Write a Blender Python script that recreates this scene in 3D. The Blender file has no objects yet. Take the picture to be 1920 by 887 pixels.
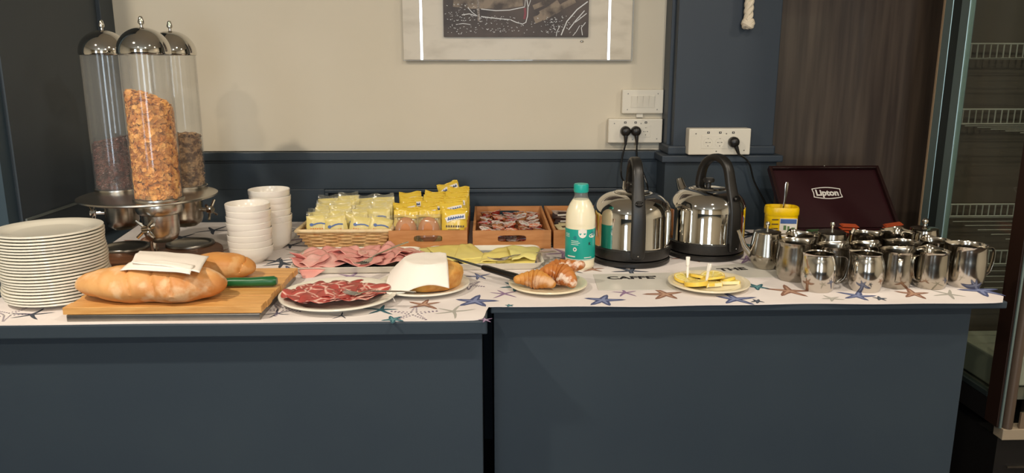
import bpy, math, random
from math import sin, cos, pi, radians
from mathutils import Vector, Matrix, Euler, noise
random.seed(7)
S = bpy.context.scene
COL = S.collection

# ---------------------------------------------------------------- camera
F = 1450.0; PITCH = radians(12.5); YAW = radians(1.8); CX, CY = 960, 443.5; CZ = 1.46
cam = bpy.data.objects.new('camera', bpy.data.cameras.new('camera')); COL.objects.link(cam)
cam.data.sensor_width = 36; cam.data.lens = F * 36 / 1920; cam.data.clip_start = .02
cam.location = (0, 0, CZ); cam.rotation_euler = (pi / 2 - PITCH, 0, -YAW)
S.camera = cam

# ---------------------------------------------------------------- light
w = bpy.data.worlds.new('world'); S.world = w; w.use_nodes = True
w.node_tree.nodes['Background'].inputs[0].default_value = (.9, .8, .7, 1)
w.node_tree.nodes['Background'].inputs[1].default_value = .10
S.view_settings.view_transform = 'Standard'; S.view_settings.look = 'None'
S.view_settings.gamma = 1; S.view_settings.use_curve_mapping = False
S.view_settings.exposure = 1.03
def area(name, loc, tgt, size, power, col, size_y=None, shape='DISK', spread=180):
    l = bpy.data.lights.new(name, 'AREA'); l.energy = power; l.color = col; l.shape = shape; l.size = size
    if size_y: l.size_y = size_y
    l.spread = radians(spread)
    o = bpy.data.objects.new(name, l); COL.objects.link(o); o.location = loc
    d = Vector(tgt) - Vector(loc); o.rotation_euler = d.to_track_quat('-Z', 'Y').to_euler()
    return o
WARM = (1, .885, .73); COOL = (.72, .86, 1)
LAMPS = [(-1.48, .75, 20), (.75, .75, 9), (-.9, -1.0, 18), (.9, -1.0, 18), (2.3, 1.0, 10)]  # last entry is an added fill spot, unseen, to brighten the fridge interior
for x, y, p in LAMPS:
    area('ceiling_and_fill_spot', (x, y, 2.70), (x, y, 0), .11, p, WARM)
area('window_daylight', (.15, -2.93, 1.55), (.15, 0, 1.45), .7, 22, COOL, 1.9, 'RECTANGLE')
area('window_daylight', (-2.0, -2.93, 1.55), (-1.2, 0, 1.3), .7, 10, COOL, 1.9, 'RECTANGLE')

# ---------------------------------------------------------------- helpers
_fw = Vector((sin(YAW) * cos(PITCH), cos(YAW) * cos(PITCH), -sin(PITCH)))
_rt = Vector((cos(YAW), -sin(YAW), 0)); _up = Vector((sin(YAW) * sin(PITCH), cos(YAW) * sin(PITCH), cos(PITCH)))
TT = .9                                              # height of the table tops
ZC = TT + .0018                                      # top of the cloth
def _ray(px, py): return _fw + _rt * ((px - CX) / F) - _up * ((py - CY) / F)
def at(px, py, z=ZC):
    d = _ray(px, py); t = (z - CZ) / d.z; return Vector((d.x * t, d.y * t, z))
def aty(px, py, Y):
    d = _ray(px, py); t = Y / d.y; return Vector((d.x * t, Y, CZ + d.z * t))

class MB:
    def __init__(s): s.v = []; s.f = []
    def add(s, V, Fc):
        b = len(s.v); s.v += [tuple(p) for p in V]; s.f += [tuple(i + b for i in q) for q in Fc]; return s
    def box(s, x0, x1, y0, y1, z0, z1):
        return s.add([(x0, y0, z0), (x1, y0, z0), (x1, y1, z0), (x0, y1, z0), (x0, y0, z1), (x1, y0, z1), (x1, y1, z1), (x0, y1, z1)],
                     [(0, 3, 2, 1), (4, 5, 6, 7), (0, 1, 5, 4), (1, 2, 6, 5), (2, 3, 7, 6), (3, 0, 4, 7)])
    def lathe(s, prof, n=32, c=(0, 0), fn=None, M=None):
        V = []; Fc = []; k = len(prof)
        for r, z in prof:
            for i in range(n):
                a = 2 * pi * i / n; p = Vector((c[0] + r * cos(a), c[1] + r * sin(a), z))
                if fn: p = fn(p, a, r, z)
                V.append(M @ p if M else p)
        for j in range(k - 1):
            for i in range(n):
                a = j * n + i; b = j * n + (i + 1) % n
                Fc.append((a, b, b + n, a + n))
        if prof[0][0] > 1e-4: Fc.append(tuple(range(n - 1, -1, -1))) if prof[0][0] < 0 else None
        s.add(V, [q for q in Fc if q]); return s
    def cyl(s, c, r, z0, z1, n=24, M=None):
        return s.lathe([(1e-5, z0), (r, z0), (r, z1), (1e-5, z1)], n, c, None, M)
    def tube(s, path, r, n=8, flat=None):
        P = [Vector(p) for p in path]; k = len(P); R = r if isinstance(r, (list, tuple)) else [r] * k
        up = Vector((0, 0, 1)); V = []; N = None
        for i in range(k):
            t = (P[min(i + 1, k - 1)] - P[max(i - 1, 0)]).normalized()
            if N is None:
                N = t.cross(up if abs(t.z) < .9 else Vector((0, 1, 0))).normalized()
            N = (N - t * N.dot(t)).normalized(); B = t.cross(N)
            for j in range(n):
                a = 2 * pi * j / n; V.append(P[i] + (N * cos(a) + B * sin(a) * (flat if flat else 1)) * R[i])
        Fc = [(i * n + j, i * n + (j + 1) % n, (i + 1) * n + (j + 1) % n, (i + 1) * n + j) for i in range(k - 1) for j in range(n)]
        Fc += [tuple(range(n - 1, -1, -1)), tuple((k - 1) * n + j for j in range(n))]
        return s.add(V, Fc)
    def sweep(s, path, W, T, bn, n=12, e=.5):
        # superellipse section: half width W along bn, half thickness T along the normal
        P = [Vector(p) for p in path]; k = len(P); bn = Vector(bn).normalized(); V = []
        W = W if isinstance(W, (list, tuple)) else [W] * k; T = T if isinstance(T, (list, tuple)) else [T] * k
        for i in range(k):
            t = (P[min(i + 1, k - 1)] - P[max(i - 1, 0)]).normalized(); N = t.cross(bn).normalized()
            for j in range(n):
                a = 2 * pi * (j + .5) / n; ca, sa = cos(a), sin(a)
                V.append(P[i] + bn * W[i] * math.copysign(abs(ca) ** e, ca) + N * T[i] * math.copysign(abs(sa) ** e, sa))
        Fc = [(i * n + j, i * n + (j + 1) % n, (i + 1) * n + (j + 1) % n, (i + 1) * n + j) for i in range(k - 1) for j in range(n)]
        Fc += [tuple(range(n - 1, -1, -1)), tuple((k - 1) * n + j for j in range(n))]
        return s.add(V, Fc)
    def prism(s, poly, z0, z1, M=None):
        n = len(poly); V = [Vector((x, y, z0)) for x, y in poly] + [Vector((x, y, z1)) for x, y in poly]
        if M: V = [M @ p for p in V]
        return s.add(V, [tuple(range(n - 1, -1, -1)), tuple(range(n, 2 * n))] + [(i, (i + 1) % n, n + (i + 1) % n, n + i) for i in range(n)])
    def grid(s, fn, nu, nv):
        V = [fn(i / nu, j / nv) for j in range(nv + 1) for i in range(nu + 1)]
        return s.add(V, [(j * (nu + 1) + i, j * (nu + 1) + i + 1, (j + 1) * (nu + 1) + i + 1, (j + 1) * (nu + 1) + i) for j in range(nv) for i in range(nu)])
    def ball(s, c, r, nu=16, nv=10, fn=None, M=None):
        c = Vector(c); r = r if isinstance(r, (tuple, list)) else (r, r, r); V = []
        for j in range(nv + 1):
            b = -pi / 2 + pi * j / nv; cb = max(cos(b), 1e-3)
            for i in range(nu):
                a = 2 * pi * i / nu; p = Vector((r[0] * cos(a) * cb, r[1] * sin(a) * cb, r[2] * sin(b)))
                if fn: p = fn(p)
                if M: p = M @ p
                V.append(c + p)
        return s.add(V, [(j * nu + i, j * nu + (i + 1) % nu, (j + 1) * nu + (i + 1) % nu, (j + 1) * nu + i) for j in range(nv) for i in range(nu)])
    def mesh(s, name, mat, smooth=True):
        me = bpy.data.meshes.new(name); me.from_pydata(s.v, [], s.f); me.validate(); 
        for m in (mat if isinstance(mat, list) else [mat]): me.materials.append(m)
        if smooth: me.shade_smooth(); me.set_sharp_from_angle(angle=radians(38))
        return me

def obj(name, data, parent=None, loc=(0, 0, 0), rot=(0, 0, 0)):
    o = bpy.data.objects.new(name, data); COL.objects.link(o); o.location = loc; o.rotation_euler = rot
    if parent: o.parent = parent
    return o
def mods(o, bevel=0, solid=0, sub=0):
    if sub: m = o.modifiers.new('sub', 'SUBSURF'); m.levels = m.render_levels = sub
    if solid: m = o.modifiers.new('solid', 'SOLIDIFY'); m.thickness = solid; m.offset = 0
    if bevel: m = o.modifiers.new('bevel', 'BEVEL'); m.width = bevel; m.segments = 2; m.limit_method = 'ANGLE'; m.harden_normals = False
def part(name, mb, mat, parent, smooth=True, bevel=0, solid=0, label=None, kind=None, loc=(0, 0, 0), rot=(0, 0, 0), sub=0):
    o = obj(name, mb.mesh(name, mat, smooth) if isinstance(mb, MB) else mb, parent, loc, rot); mods(o, bevel, solid, sub)
    if label: o['label'] = label
    if kind: o['kind'] = kind
    return o
def thing(name, label, cat, loc=(0, 0, 0), rz=0, group=None, rot=None):
    o = obj(name, None, None, loc, rot if rot else (0, 0, rz)); o.empty_display_size = .02
    o['label'] = label; o['category'] = cat
    if group: o['group'] = group
    return o
def solo(name, mb, mat, label, cat, loc=(0, 0, 0), rot=(0, 0, 0), group=None, **k):
    o = part(name, mb, mat, None, loc=loc, rot=rot, **k); o['label'] = label; o['category'] = cat
    if group: o['group'] = group
    return o
def struct(name, mb, mat, smooth=False, bevel=0, parent=None):
    o = part(name, mb, mat, parent, smooth, bevel)
    if not parent: o['kind'] = 'structure'
    return o
def dup(root, loc, rot=(0, 0, 0), label=None, group=None, scale=None):
    r = root.copy(); COL.objects.link(r); r.location = loc; r.rotation_euler = rot
    if scale: r.scale = scale
    if label: r['label'] = label
    if group: r['group'] = group
    for ch in list(root.children):
        c = ch.copy(); COL.objects.link(c); c.parent = r
        for g in list(ch.children):
            d = g.copy(); COL.objects.link(d); d.parent = c
    return r
NTH = ['front', 'second', 'third', 'fourth', 'fifth', 'sixth', 'seventh', 'eighth', 'ninth', 'tenth', 'eleventh', 'twelfth', 'thirteenth',
       'fourteenth', 'fifteenth', 'sixteenth', 'seventeenth', 'eighteenth', 'nineteenth', 'twentieth', 'twenty-first', 'twenty-second', 'twenty-third']

# ---------------------------------------------------------------- materials
def lin(h):
    c = [int(h[i:i + 2], 16) / 255 for i in (0, 2, 4)]
    return tuple((x / 12.92 if x <= .04045 else ((x + .055) / 1.055) ** 2.4) for x in c) + (1,)
def mat(name, c, rough=.5, metal=0, c2=None, scale=8, stretch=(1, 1, 1), bump=0, bscale=None, detail=4, trans=0, coat=0, lo=.35, hi=.65, spec=.5, emit=0, sss=0, ior=1.5, rvar=0):
    m = bpy.data.materials.new(name); m.use_nodes = True; N = m.node_tree.nodes; L = m.node_tree.links
    b = N['Principled BSDF']; b.inputs['Base Color'].default_value = lin(c); b.inputs['Roughness'].default_value = rough
    b.inputs['Metallic'].default_value = metal; b.inputs['Specular IOR Level'].default_value = spec
    b.inputs['Transmission Weight'].default_value = trans; b.inputs['Coat Weight'].default_value = coat; b.inputs['IOR'].default_value = ior
    if sss: b.inputs['Subsurface Weight'].default_value = sss; b.inputs['Subsurface Radius'].default_value = (.01, .006, .004); b.inputs['Subsurface Scale'].default_value = .5
    if c2 or bump or rvar:
        tc = N.new('ShaderNodeTexCoord'); mp = N.new('ShaderNodeMapping'); mp.inputs['Scale'].default_value = stretch
        L.new(tc.outputs['Object'], mp.inputs['Vector'])
        nz = N.new('ShaderNodeTexNoise'); nz.inputs['Scale'].default_value = scale; nz.inputs['Detail'].default_value = detail
        L.new(mp.outputs[0], nz.inputs['Vector'])
        if c2:
            rp = N.new('ShaderNodeValToRGB'); rp.color_ramp.elements[0].color = lin(c); rp.color_ramp.elements[1].color = lin(c2)
            rp.color_ramp.elements[0].position = lo; rp.color_ramp.elements[1].position = hi
            L.new(nz.outputs['Fac'], rp.inputs[0]); L.new(rp.outputs[0], b.inputs['Base Color'])
        if rvar:
            mr = N.new('ShaderNodeMapRange'); mr.inputs['To Min'].default_value = rough; mr.inputs['To Max'].default_value = rough + rvar
            L.new(nz.outputs['Fac'], mr.inputs['Value']); L.new(mr.outputs[0], b.inputs['Roughness'])
        if bump:
            n2 = nz
            if bscale:
                n2 = N.new('ShaderNodeTexNoise'); n2.inputs['Scale'].default_value = bscale; n2.inputs['Detail'].default_value = detail
                L.new(mp.outputs[0], n2.inputs['Vector'])
            bp = N.new('ShaderNodeBump'); bp.inputs['Strength'].default_value = bump; bp.inputs['Distance'].default_value = .004
            L.new(n2.outputs['Fac'], bp.inputs['Height']); L.new(bp.outputs[0], b.inputs['Normal'])
    return m
def glassy(name, tint=(1, 1, 1, 1), fac=.06, rough=.02, ior=1.45, cloud=0, cloudcol=(.8, .8, .8, 1)):
    m = bpy.data.materials.new(name); m.use_nodes = True; N = m.node_tree.nodes; L = m.node_tree.links; N.clear()
    out = N.new('ShaderNodeOutputMaterial'); t = N.new('ShaderNodeBsdfTransparent'); t.inputs[0].default_value = tint
    g = N.new('ShaderNodeBsdfGlossy'); g.inputs['Roughness'].default_value = rough
    # Schlick reflectance, the same from both sides of a thin pane
    lw = N.new('ShaderNodeLayerWeight'); pw_ = N.new('ShaderNodeMath'); pw_.operation = 'POWER'; pw_.inputs[1].default_value = 5; L.new(lw.outputs['Facing'], pw_.inputs[0])
    f0 = ((ior - 1) / (ior + 1)) ** 2; fr = N.new('ShaderNodeMapRange'); fr.inputs['To Min'].default_value = f0; fr.inputs['To Max'].default_value = .9; L.new(pw_.outputs[0], fr.inputs['Value'])
    mx = N.new('ShaderNodeMixShader'); L.new(fr.outputs[0], mx.inputs[0]); L.new(t.outputs[0], mx.inputs[1]); L.new(g.outputs[0], mx.inputs[2])
    last = mx
    if cloud:
        d = N.new('ShaderNodeBsdfDiffuse'); d.inputs[0].default_value = cloudcol
        m2 = N.new('ShaderNodeMixShader'); m2.inputs[0].default_value = cloud; L.new(last.outputs[0], m2.inputs[1]); L.new(d.outputs[0], m2.inputs[2]); last = m2
    L.new(last.outputs[0], out.inputs[0]); return m

M = {}
M['cream'] = mat('cream_wall', 'd6ccb8', .75, c2='d1c7b2', scale=2)
M['blue'] = mat('blue_paint', '303a43', .42, c2='333d45', scale=3, bump=.06, bscale=60, spec=.4)
M['blue_wall'] = mat('blue_wall_paint', '2f3843', .5, c2='323c46', scale=2, bump=.05, bscale=40)
M['blue_left'] = mat('blue_left_paint', '363e45', .55, c2='394147', scale=2, bump=.05, bscale=30)
M['woodwall'] = mat('brown_laminate', '40352e', .45, c2='574a3f', scale=3, stretch=(14, 14, .7), bump=.05)
M['floor'] = mat('floor_wood', '2a201b', .35, c2='3a2c24', scale=2, stretch=(1, 10, 1))
M['ceil'] = mat('ceiling_paint', 'd8d0c0', .8)
M['cloth'] = mat('cloth', 'e8e0dc', .8, c2='dcd3cf', scale=6, bump=.08, bscale=300)
M['steel'] = mat('steel', 'cfc9bf', .1, 1, rvar=.06, scale=30)
M['steel2'] = mat('brushed_steel', 'b5afa5', .26, 1, c2='c5bfb4', scale=6, stretch=(1, 1, 20))
M['chrome'] = mat('chrome', 'dcd8d0', .05, 1)
M['dsteel'] = mat('worn_steel', '8d8982', .32, 1, c2='a09a90', scale=12)
M['porc'] = mat('porcelain', 'e9e3d2', .16, spec=.5, coat=.4)
M['porcw'] = mat('white_porcelain', 'ece5da', .2, spec=.5, coat=.3)
M['wood'] = mat('board_wood', 'dba662', .45, c2='c68e4c', scale=5, stretch=(2.5, 22, 22), bump=.05)
M['traywood'] = mat('tray_wood', 'c88c55', .5, c2='b97b45', scale=5, stretch=(3, 20, 20), bump=.04)
M['darkwood'] = mat('base_wood', '6a4228', .4, c2='84573a', scale=5, stretch=(3, 16, 16))
M['black'] = mat('black_plastic', '1d1b19', .36, bump=.1, bscale=500, scale=10)
M['blackg'] = mat('black_gloss', '141312', .2)
M['napkin'] = mat('napkin', 'f1e8dc', .9, bump=.15, bscale=260, scale=40)
M['clear'] = glassy('acrylic', (.985, .985, .98, 1), ior=1.40, rough=.05, cloud=.045, cloudcol=(.75, .75, .73, 1))
M['film'] = glassy('clear_film', (.97, .97, .95, 1), ior=1.55, rough=.12, cloud=.12, cloudcol=(.8, .77, .6, 1))
M['glass'] = glassy('cabinet_glass', (.86, .9, .88, 1), ior=1.5, rough=.01)
M['plasticw'] = mat('white_plastic', 'ddd6c6', .35)
M['green'] = mat('green_plastic', '14582c', .35)
M['wicker'] = mat('wicker', 'e0b981', .6, c2='c99a62', scale=60, bump=.1)

def bread_mat(name, c1, c2, c3, flour=.0):
    m = mat(name, c1, .55, c2=c2, scale=9, bump=.35, bscale=38, detail=6, lo=.35, hi=.7)
    N = m.node_tree.nodes; L = m.node_tree.links; b = N['Principled BSDF']
    if flour:
        src = b.inputs['Base Color'].links[0].from_socket
        nz = N.new('ShaderNodeTexNoise'); nz.inputs['Scale'].default_value = 32 if flour < .7 else 60; nz.inputs['Detail'].default_value = 8
        n3 = N.new('ShaderNodeTexNoise'); n3.inputs['Scale'].default_value = 14
        tc = [n for n in N if n.type == 'TEX_COORD'][0]; L.new(tc.outputs['Object'], nz.inputs[0]); L.new(tc.outputs['Object'], n3.inputs[0])
        mu = N.new('ShaderNodeMath'); mu.operation = 'MULTIPLY'; L.new(nz.outputs['Fac'], mu.inputs[0]); L.new(n3.outputs['Fac'], mu.inputs[1])
        mr = N.new('ShaderNodeMapRange'); mr.inputs['From Min'].default_value = .27 if flour < .7 else .285; mr.inputs['From Max'].default_value = .37; mr.inputs['To Max'].default_value = flour
        L.new(mu.outputs[0], mr.inputs['Value'])
        mx = N.new('ShaderNodeMixRGB'); L.new(mr.outputs[0], mx.inputs[0]); L.new(src, mx.inputs[1]); mx.inputs[2].default_value = lin(c3)
        L.new(mx.outputs[0], b.inputs['Base Color'])
    return m
M['bread'] = bread_mat('bread_crust', 'dda565', 'c07a3c', 'f2d9b0', .38)
M['bread2'] = bread_mat('bread_crust_dark', 'd29550', 'b97635', 'ecc990', .3)
M['croissant'] = bread_mat('croissant_crust', 'c9813c', '9a4f1e', 'eedcc8', .78)
M['croissant_plain'] = bread_mat('croissant_gold', 'd69a4a', 'a8601f', 'f0dcc0', .35)
M['cake'] = bread_mat('cake_crust', 'ecb95a', 'b5692a', 'f4cf80', .3)

def marbled(name, meat, meat2, fat, scale, width):
    m = bpy.data.materials.new(name); m.use_nodes = True; N = m.node_tree.nodes; L = m.node_tree.links; b = N['Principled BSDF']
    tc = N.new('ShaderNodeTexCoord'); oi = N.new('ShaderNodeObjectInfo'); ad = N.new('ShaderNodeVectorMath'); ad.operation = 'ADD'
    sc = N.new('ShaderNodeVectorMath'); sc.operation = 'SCALE'; sc.inputs[3].default_value = 3.1
    cb = N.new('ShaderNodeCombineXYZ'); [L.new(oi.outputs['Random'], cb.inputs[i]) for i in range(3)]
    L.new(cb.outputs[0], sc.inputs[0]); L.new(tc.outputs['Object'], ad.inputs[0]); L.new(sc.outputs[0], ad.inputs[1])
    nz = N.new('ShaderNodeTexNoise'); nz.inputs['Scale'].default_value = scale * .6; L.new(ad.outputs[0], nz.inputs[0])
    a2 = N.new('ShaderNodeMixRGB'); a2.inputs[0].default_value = .035; L.new(ad.outputs[0], a2.inputs[1]); L.new(nz.outputs['Color'], a2.inputs[2])
    vo = N.new('ShaderNodeTexVoronoi'); vo.feature = 'DISTANCE_TO_EDGE'; vo.inputs['Scale'].default_value = scale; L.new(a2.outputs[0], vo.inputs['Vector'])
    rp = N.new('ShaderNodeValToRGB'); e = rp.color_ramp.elements; e[0].color = lin(fat); e[0].position = width * .4; e[1].color = lin(meat); e[1].position = width
    x = rp.color_ramp.elements.new(.6); x.color = lin(meat2)
    L.new(vo.outputs['Distance'], rp.inputs[0]); L.new(rp.outputs[0], b.inputs['Base Color'])
    b.inputs['Roughness'].default_value = .38; b.inputs['Specular IOR Level'].default_value = .5
    return m
M['coppa'] = marbled('cured_meat', 'b04a42', '923029', 'e6b8a8', 24, .075)
M['ham'] = mat('ham', 'd98f86', .4, c2='e3a297', scale=22, sss=.1, bump=.1)
M['ham2'] = mat('ham_pale', 'e6b3a8', .4, c2='dc9d94', scale=26, sss=.1, bump=.1)
M['cheese'] = mat('cheese', 'e0cd6c', .42, c2='e6d47c', scale=6, sss=.15)
M['cheese2'] = mat('cheese_pale', 'd9d07c', .42, c2='e2d684', scale=6, sss=.15)
M['flake'] = mat('corn_flake', 'f2b45e', .55, c2='cf8434', scale=50, lo=.4, hi=.62)
M['puff'] = mat('cocoa_puff', '3f1d18', .4, c2='6e3d32', scale=70, lo=.42, hi=.58)
M['oat'] = mat('oat_flake', 'c39c70', .7, c2='6d4a30', scale=60, lo=.42, hi=.58)
M['rusk'] = mat('rusk_wrapper', 'dccb82', .32, c2='d4c276', scale=12, coat=.3, bump=.25, bscale=50)
M['yellow'] = mat('yellow_wrapper', 'e8c84c', .25, c2='e0bd40', scale=10, coat=.3, bump=.35, bscale=45)
M['cyellow'] = mat('yellow_tin', 'f0c505', .3)
M['bun'] = mat('bun_crust', 'c0793c', .5, c2='b16a30', scale=20)
M['pblue'] = mat('print_blue', '4a659c', .4); M['pred'] = mat('print_red', 'b8432e', .4); M['porange'] = mat('print_orange', 'd57a2c', .4)
M['pwhite'] = mat('print_white', 'e6e0d6', .4); M['pblack'] = mat('print_black', '1c1a1c', .6); M['pdark'] = mat('print_dark', '4a3a2a', .5)
M['maroon'] = mat('maroon_lacquer', '2c0f14', .35, c2='280e12', scale=3); M['maroond'] = mat('maroon_frame', '200a0a', .35)
M['teal'] = mat('teal_plastic', '18a79a', .35); M['teall'] = mat('teal_label', '139a8b', .35); M['teald'] = mat('teal_label_dark', '1b7f80', .35)
M['milk'] = mat('milk', 'efe5c6', .25, sss=.2); M['lemon'] = mat('lemon_flesh', 'e9d77c', .3, c2='e2c95a', scale=60, sss=.2)
M['peel'] = mat('lemon_peel', 'ecc850', .4); M['pith'] = mat('lemon_pith', 'f0e6b4', .5)
M['rope'] = mat('rope', 'e3d5bd', .85, bump=.3, bscale=200, scale=40)
M['alu'] = mat('aluminium', '8fa3a0', .35, .7); M['alud'] = mat('dark_aluminium', '3a4240', .4, .5); M['brown'] = mat('brown_frame', '2b1a12', .4)
M['paper'] = mat('tray_paper', 'b7b1a4', .6, c2='aaa498', scale=12)
M['bronze'] = mat('beige_strip', '9c8468', .4)

# ---------------------------------------------------------------- setting
WY = 2.86; CEIL = 2.72
struct('floor', MB().box(-4, 4, -3.1, 3.2, -.05, 0), M['floor'])
struct('ceiling', MB().box(-4, 4, -3.1, 3.2, CEIL, CEIL + .05), M['ceil'])
wb = struct('wall_back', MB().box(-4, 4, WY, WY + .1, 1.153, CEIL), M['cream'])
struct('trim_1', MB().box(-1.36, .6, WY - .012, WY + .1, 0, 1.0), M['blue'])                      # lower wainscot field
# wainscot: upper rail board, recessed panels with mouldings
wu = MB().box(-1.36, .66, WY - .028, WY + .1, 1.015, 1.153)
wu.box(-1.36, -.60, WY - .028, WY + .1, .86, 1.015)
wu.box(.50, .66, WY - .028, WY + .1, .86, 1.015)
struct('wainscot', wu, M['blue'], bevel=.002)
struct('trim_2', MB().box(-1.36, .62, WY - .045, WY - .0, 1.122, 1.153).box(-1.36, .62, WY - .036, WY, 1.114, 1.122), M['blue'], bevel=.003)
struct('trim_3', MB().box(-.60, .50, WY - .034, WY - .01, 1.000, 1.014).box(-.60, -.586, WY - .034, WY - .01, .9, 1.0).box(.486, .5, WY - .034, WY - .01, .9, 1.0), M['blue'], bevel=.003)
# left alcove wall, its edge strip and ledge, and the pillar nearer the camera
struct('wall_left', MB().box(-1.42, -1.322, 2.2, WY, 0, CEIL), M['blue_left'])
struct('trim_4', MB().box(-1.325, -1.308, 2.765, WY, 1.153, CEIL), M['blue_left'], bevel=.002)
struct('trim_5', MB().box(-1.325, -1.316, 2.21, WY - .05, 1.024, 1.031), mat('ledge', '6a706c', .4))
struct('pillar_left', MB().box(-4, -1.332, 2.15, 2.3, 0, CEIL), mat('pillar_paint', '34444f', .5, c2='384851'))
# column right of the cream wall with its stepped base moulding
CXL, CXR, CYF = .655, 1.012, 2.72
struct('column', MB().box(CXL, CXR, CYF, WY, 1.15, CEIL).box(CXL - .012, CXL + .03, CYF + .05, WY, 1.153, CEIL), M['blue_wall'], bevel=.003)
struct('trim_6', MB().box(CXL - .02, CXR + .006, CYF - .012, WY, 1.15, 1.182), M['blue_wall'], bevel=.006)
struct('trim_7', MB().box(CXL - .045, CXR + .028, CYF - .035, WY, 1.126, 1.15), M['blue_wall'], bevel=.004)
struct('column_base', MB().box(CXL - .03, CXR + .012, CYF - .018, WY, 0, 1.126), M['blue'], bevel=.003)
struct('wall_right', MB().box(CXR, 4, WY - .03, WY + .1, 0, CEIL), M['woodwall'])
struct('wall_side', MB().box(3.2, 3.3, -3.1, WY, 0, CEIL), M['cream'])
struct('wall_far_left', MB().box(-4.1, -4, -3.1, WY, 0, CEIL), M['cream'])
wf = MB().box(-4, -2.4, -3.1, -3, 0, CEIL).box(-1.6, -.25, -3.1, -3, 0, CEIL).box(.55, 4, -3.1, -3, 0, CEIL)
for a, b in ((-2.4, -1.6), (-.25, .55)): wf.box(a, b, -3.1, -3, 2.55, CEIL).box(a, b, -3.1, -3, 0, .55)
struct('wall_front', wf, M['cream'])
struct('baseboard_front', MB().box(-4, 4, -3.0, -2.97, 0, .5), M['blue'])

# ---------------------------------------------------------------- counters
def counter(lbl, poly, z0, body, label):
    t = thing('counter', label, 'counter', (body[0], body[2], 0))
    ox, oy = body[0], body[2]
    part('worktop', MB().prism([(x - ox, y - oy) for x, y in poly], z0, TT), M['blue'], t, False, .003)
    x0, x1, y0, y1 = body
    part('front_panel', MB().box(0, x1 - x0, 0, .02, .0, z0 - .001), M['blue'], t, False, .001)
    part('side_panel', MB().box(x1 - x0 - .02, x1 - x0, .021, y1 - y0, 0, z0 - .001), M['blue'], t, False)
    part('side_panel', MB().box(0, .02, .021, y1 - y0, 0, z0 - .001), M['blue'], t, False)
    return t
counter('l', [(-1.75, 1.652), (-.0035, 1.652), (-.0035, 2.80), (-1.305, 2.80), (-1.305, 2.14), (-1.75, 2.14)], .868, (-1.72, -.016, 1.69, 2.12),
        'dark blue painted counter on the left, standing further forward, carrying bread and plates')
rt = counter('r', [(.004, 1.757), (1.258, 1.757), (1.258, 2.66), (.56, 2.66), (.56, 2.80), (.004, 2.80)], .882, (.012, 1.199, 1.80, 2.64),
        'dark blue painted counter on the right, set back, carrying kettles and steel jugs')

# table cloth, one sheet over both counters, starfish print on it
def wav(x, s): return .005 * sin(x * 9 + s) + .003 * sin(x * 23 + s * 2)
pl = []
pl.append((-1.20, 1.654))
x = -1.18
while x < -.04: pl.append((x, 1.6535 + .0015 * sin(x * 14))); x += .03
pl += [(-.035, 1.654), (-.022, 1.658), (-.013, 1.668), (-.009, 1.69), (-.006, 1.72), (.0, 1.752)]
x = .02
while x < 1.23: pl.append((x, 1.7545 + wav(x, 1.3) * .8 - .006)); x += .025
pl += [(1.24, 1.750), (1.272, 1.795), (1.262, 1.84), (1.24, 1.95), (1.235, 2.15), (1.235, 2.6), (.60, 2.6), (.56, 2.66), (.54, 2.785), (-1.255, 2.79), (-1.19, 2.33), (-1.20, 1.9)]
cl = solo('tablecloth', MB().prism(pl, TT + .0004, ZC), M['cloth'], 'off-white tablecloth printed with coloured starfish, spread over both blue counters', 'tablecloth', smooth=False)
def ribbon_star(mb, c, R, rot, thick, z, ry=1.0):
    n = 5; pts = []
    ph = random.uniform(0, 1)
    for i in range(n):
        a = rot + 2 * pi * i / n + random.uniform(-.12, .12); rr = R * random.uniform(.82, 1.1); wv = R * thick
        bend = random.uniform(-.25, .25)
        a0 = a - pi / n
        pts.append((cos(a0) * R * thick * 1.25, sin(a0) * R * thick * 1.25))
        for t, k in ((.45, .62), (.8, .4)):
            aa = a + bend * t; pts.append((cos(aa) * rr * t + sin(aa) * wv * k, sin(aa) * rr * t - cos(aa) * wv * k))
        aa = a + bend; pts.append((cos(aa) * rr, sin(aa) * rr))
        for t, k in ((.8, .4), (.45, .62)):
            aa = a + bend * t; pts.append((cos(aa) * rr * t - sin(aa) * wv * k, sin(aa) * rr * t + cos(aa) * wv * k))
    b = len(mb.v); mb.v.append((c[0], c[1], z)); mb.v += [(c[0] + x, c[1] + y, z) for x, y in pts]
    m = len(pts); mb.f += [(b, b + 1 + i, b + 1 + (i + 1) % m) for i in range(m)]
def dots_star(mb, c, R, rot, z):
    for i in range(5):
        a = rot + 2 * pi * i / 5
        for k in range(1, 7):
            for sd in (-1, 1):
                t = k / 6; x = c[0] + cos(a) * R * t - sin(a) * sd * .006 * (1.2 - t); y = c[1] + sin(a) * R * t + cos(a) * sd * .006 * (1.2 - t)
                q = .0022; b = len(mb.v); mb.v += [(x - q, y - q * .7, z), (x + q, y - q, z), (x + q, y + q * .7, z), (x - q * .6, y + q, z)]; mb.f.append((b, b + 1, b + 2, b + 3))
SC = {'navy': ('4b5378', '7d87ab'), 'brown': ('8a6250', 'b59078'), 'teal': ('2c5a66', '5f8e92'), 'purple': ('8b7190', 'ab97b0'), 'grey': ('a6a39a', 'bcb8ae'), 'dark': ('39404c', '5b6270')}
DOT = MB()
STM = {k: (mat('star_' + k, v[0], .8), mat('starl_' + k, v[1], .8)) for k, v in SC.items()}
def put_star(c, R, kind, thick, rot, z):
    m = MB(); st = random.getstate(); ribbon_star(m, (0, 0), R, rot, thick, 0)
    o = part('starfish_print', m, STM[kind][0], cl, False, loc=(c[0], c[1], z))
    if thick > .15:
        random.setstate(st); m2 = MB(); ribbon_star(m2, (0, 0), R * .7, rot, thick * .55, 0); part('starfish_centre', m2, STM[kind][1], o, False, loc=(0, 0, .00015))
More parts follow.
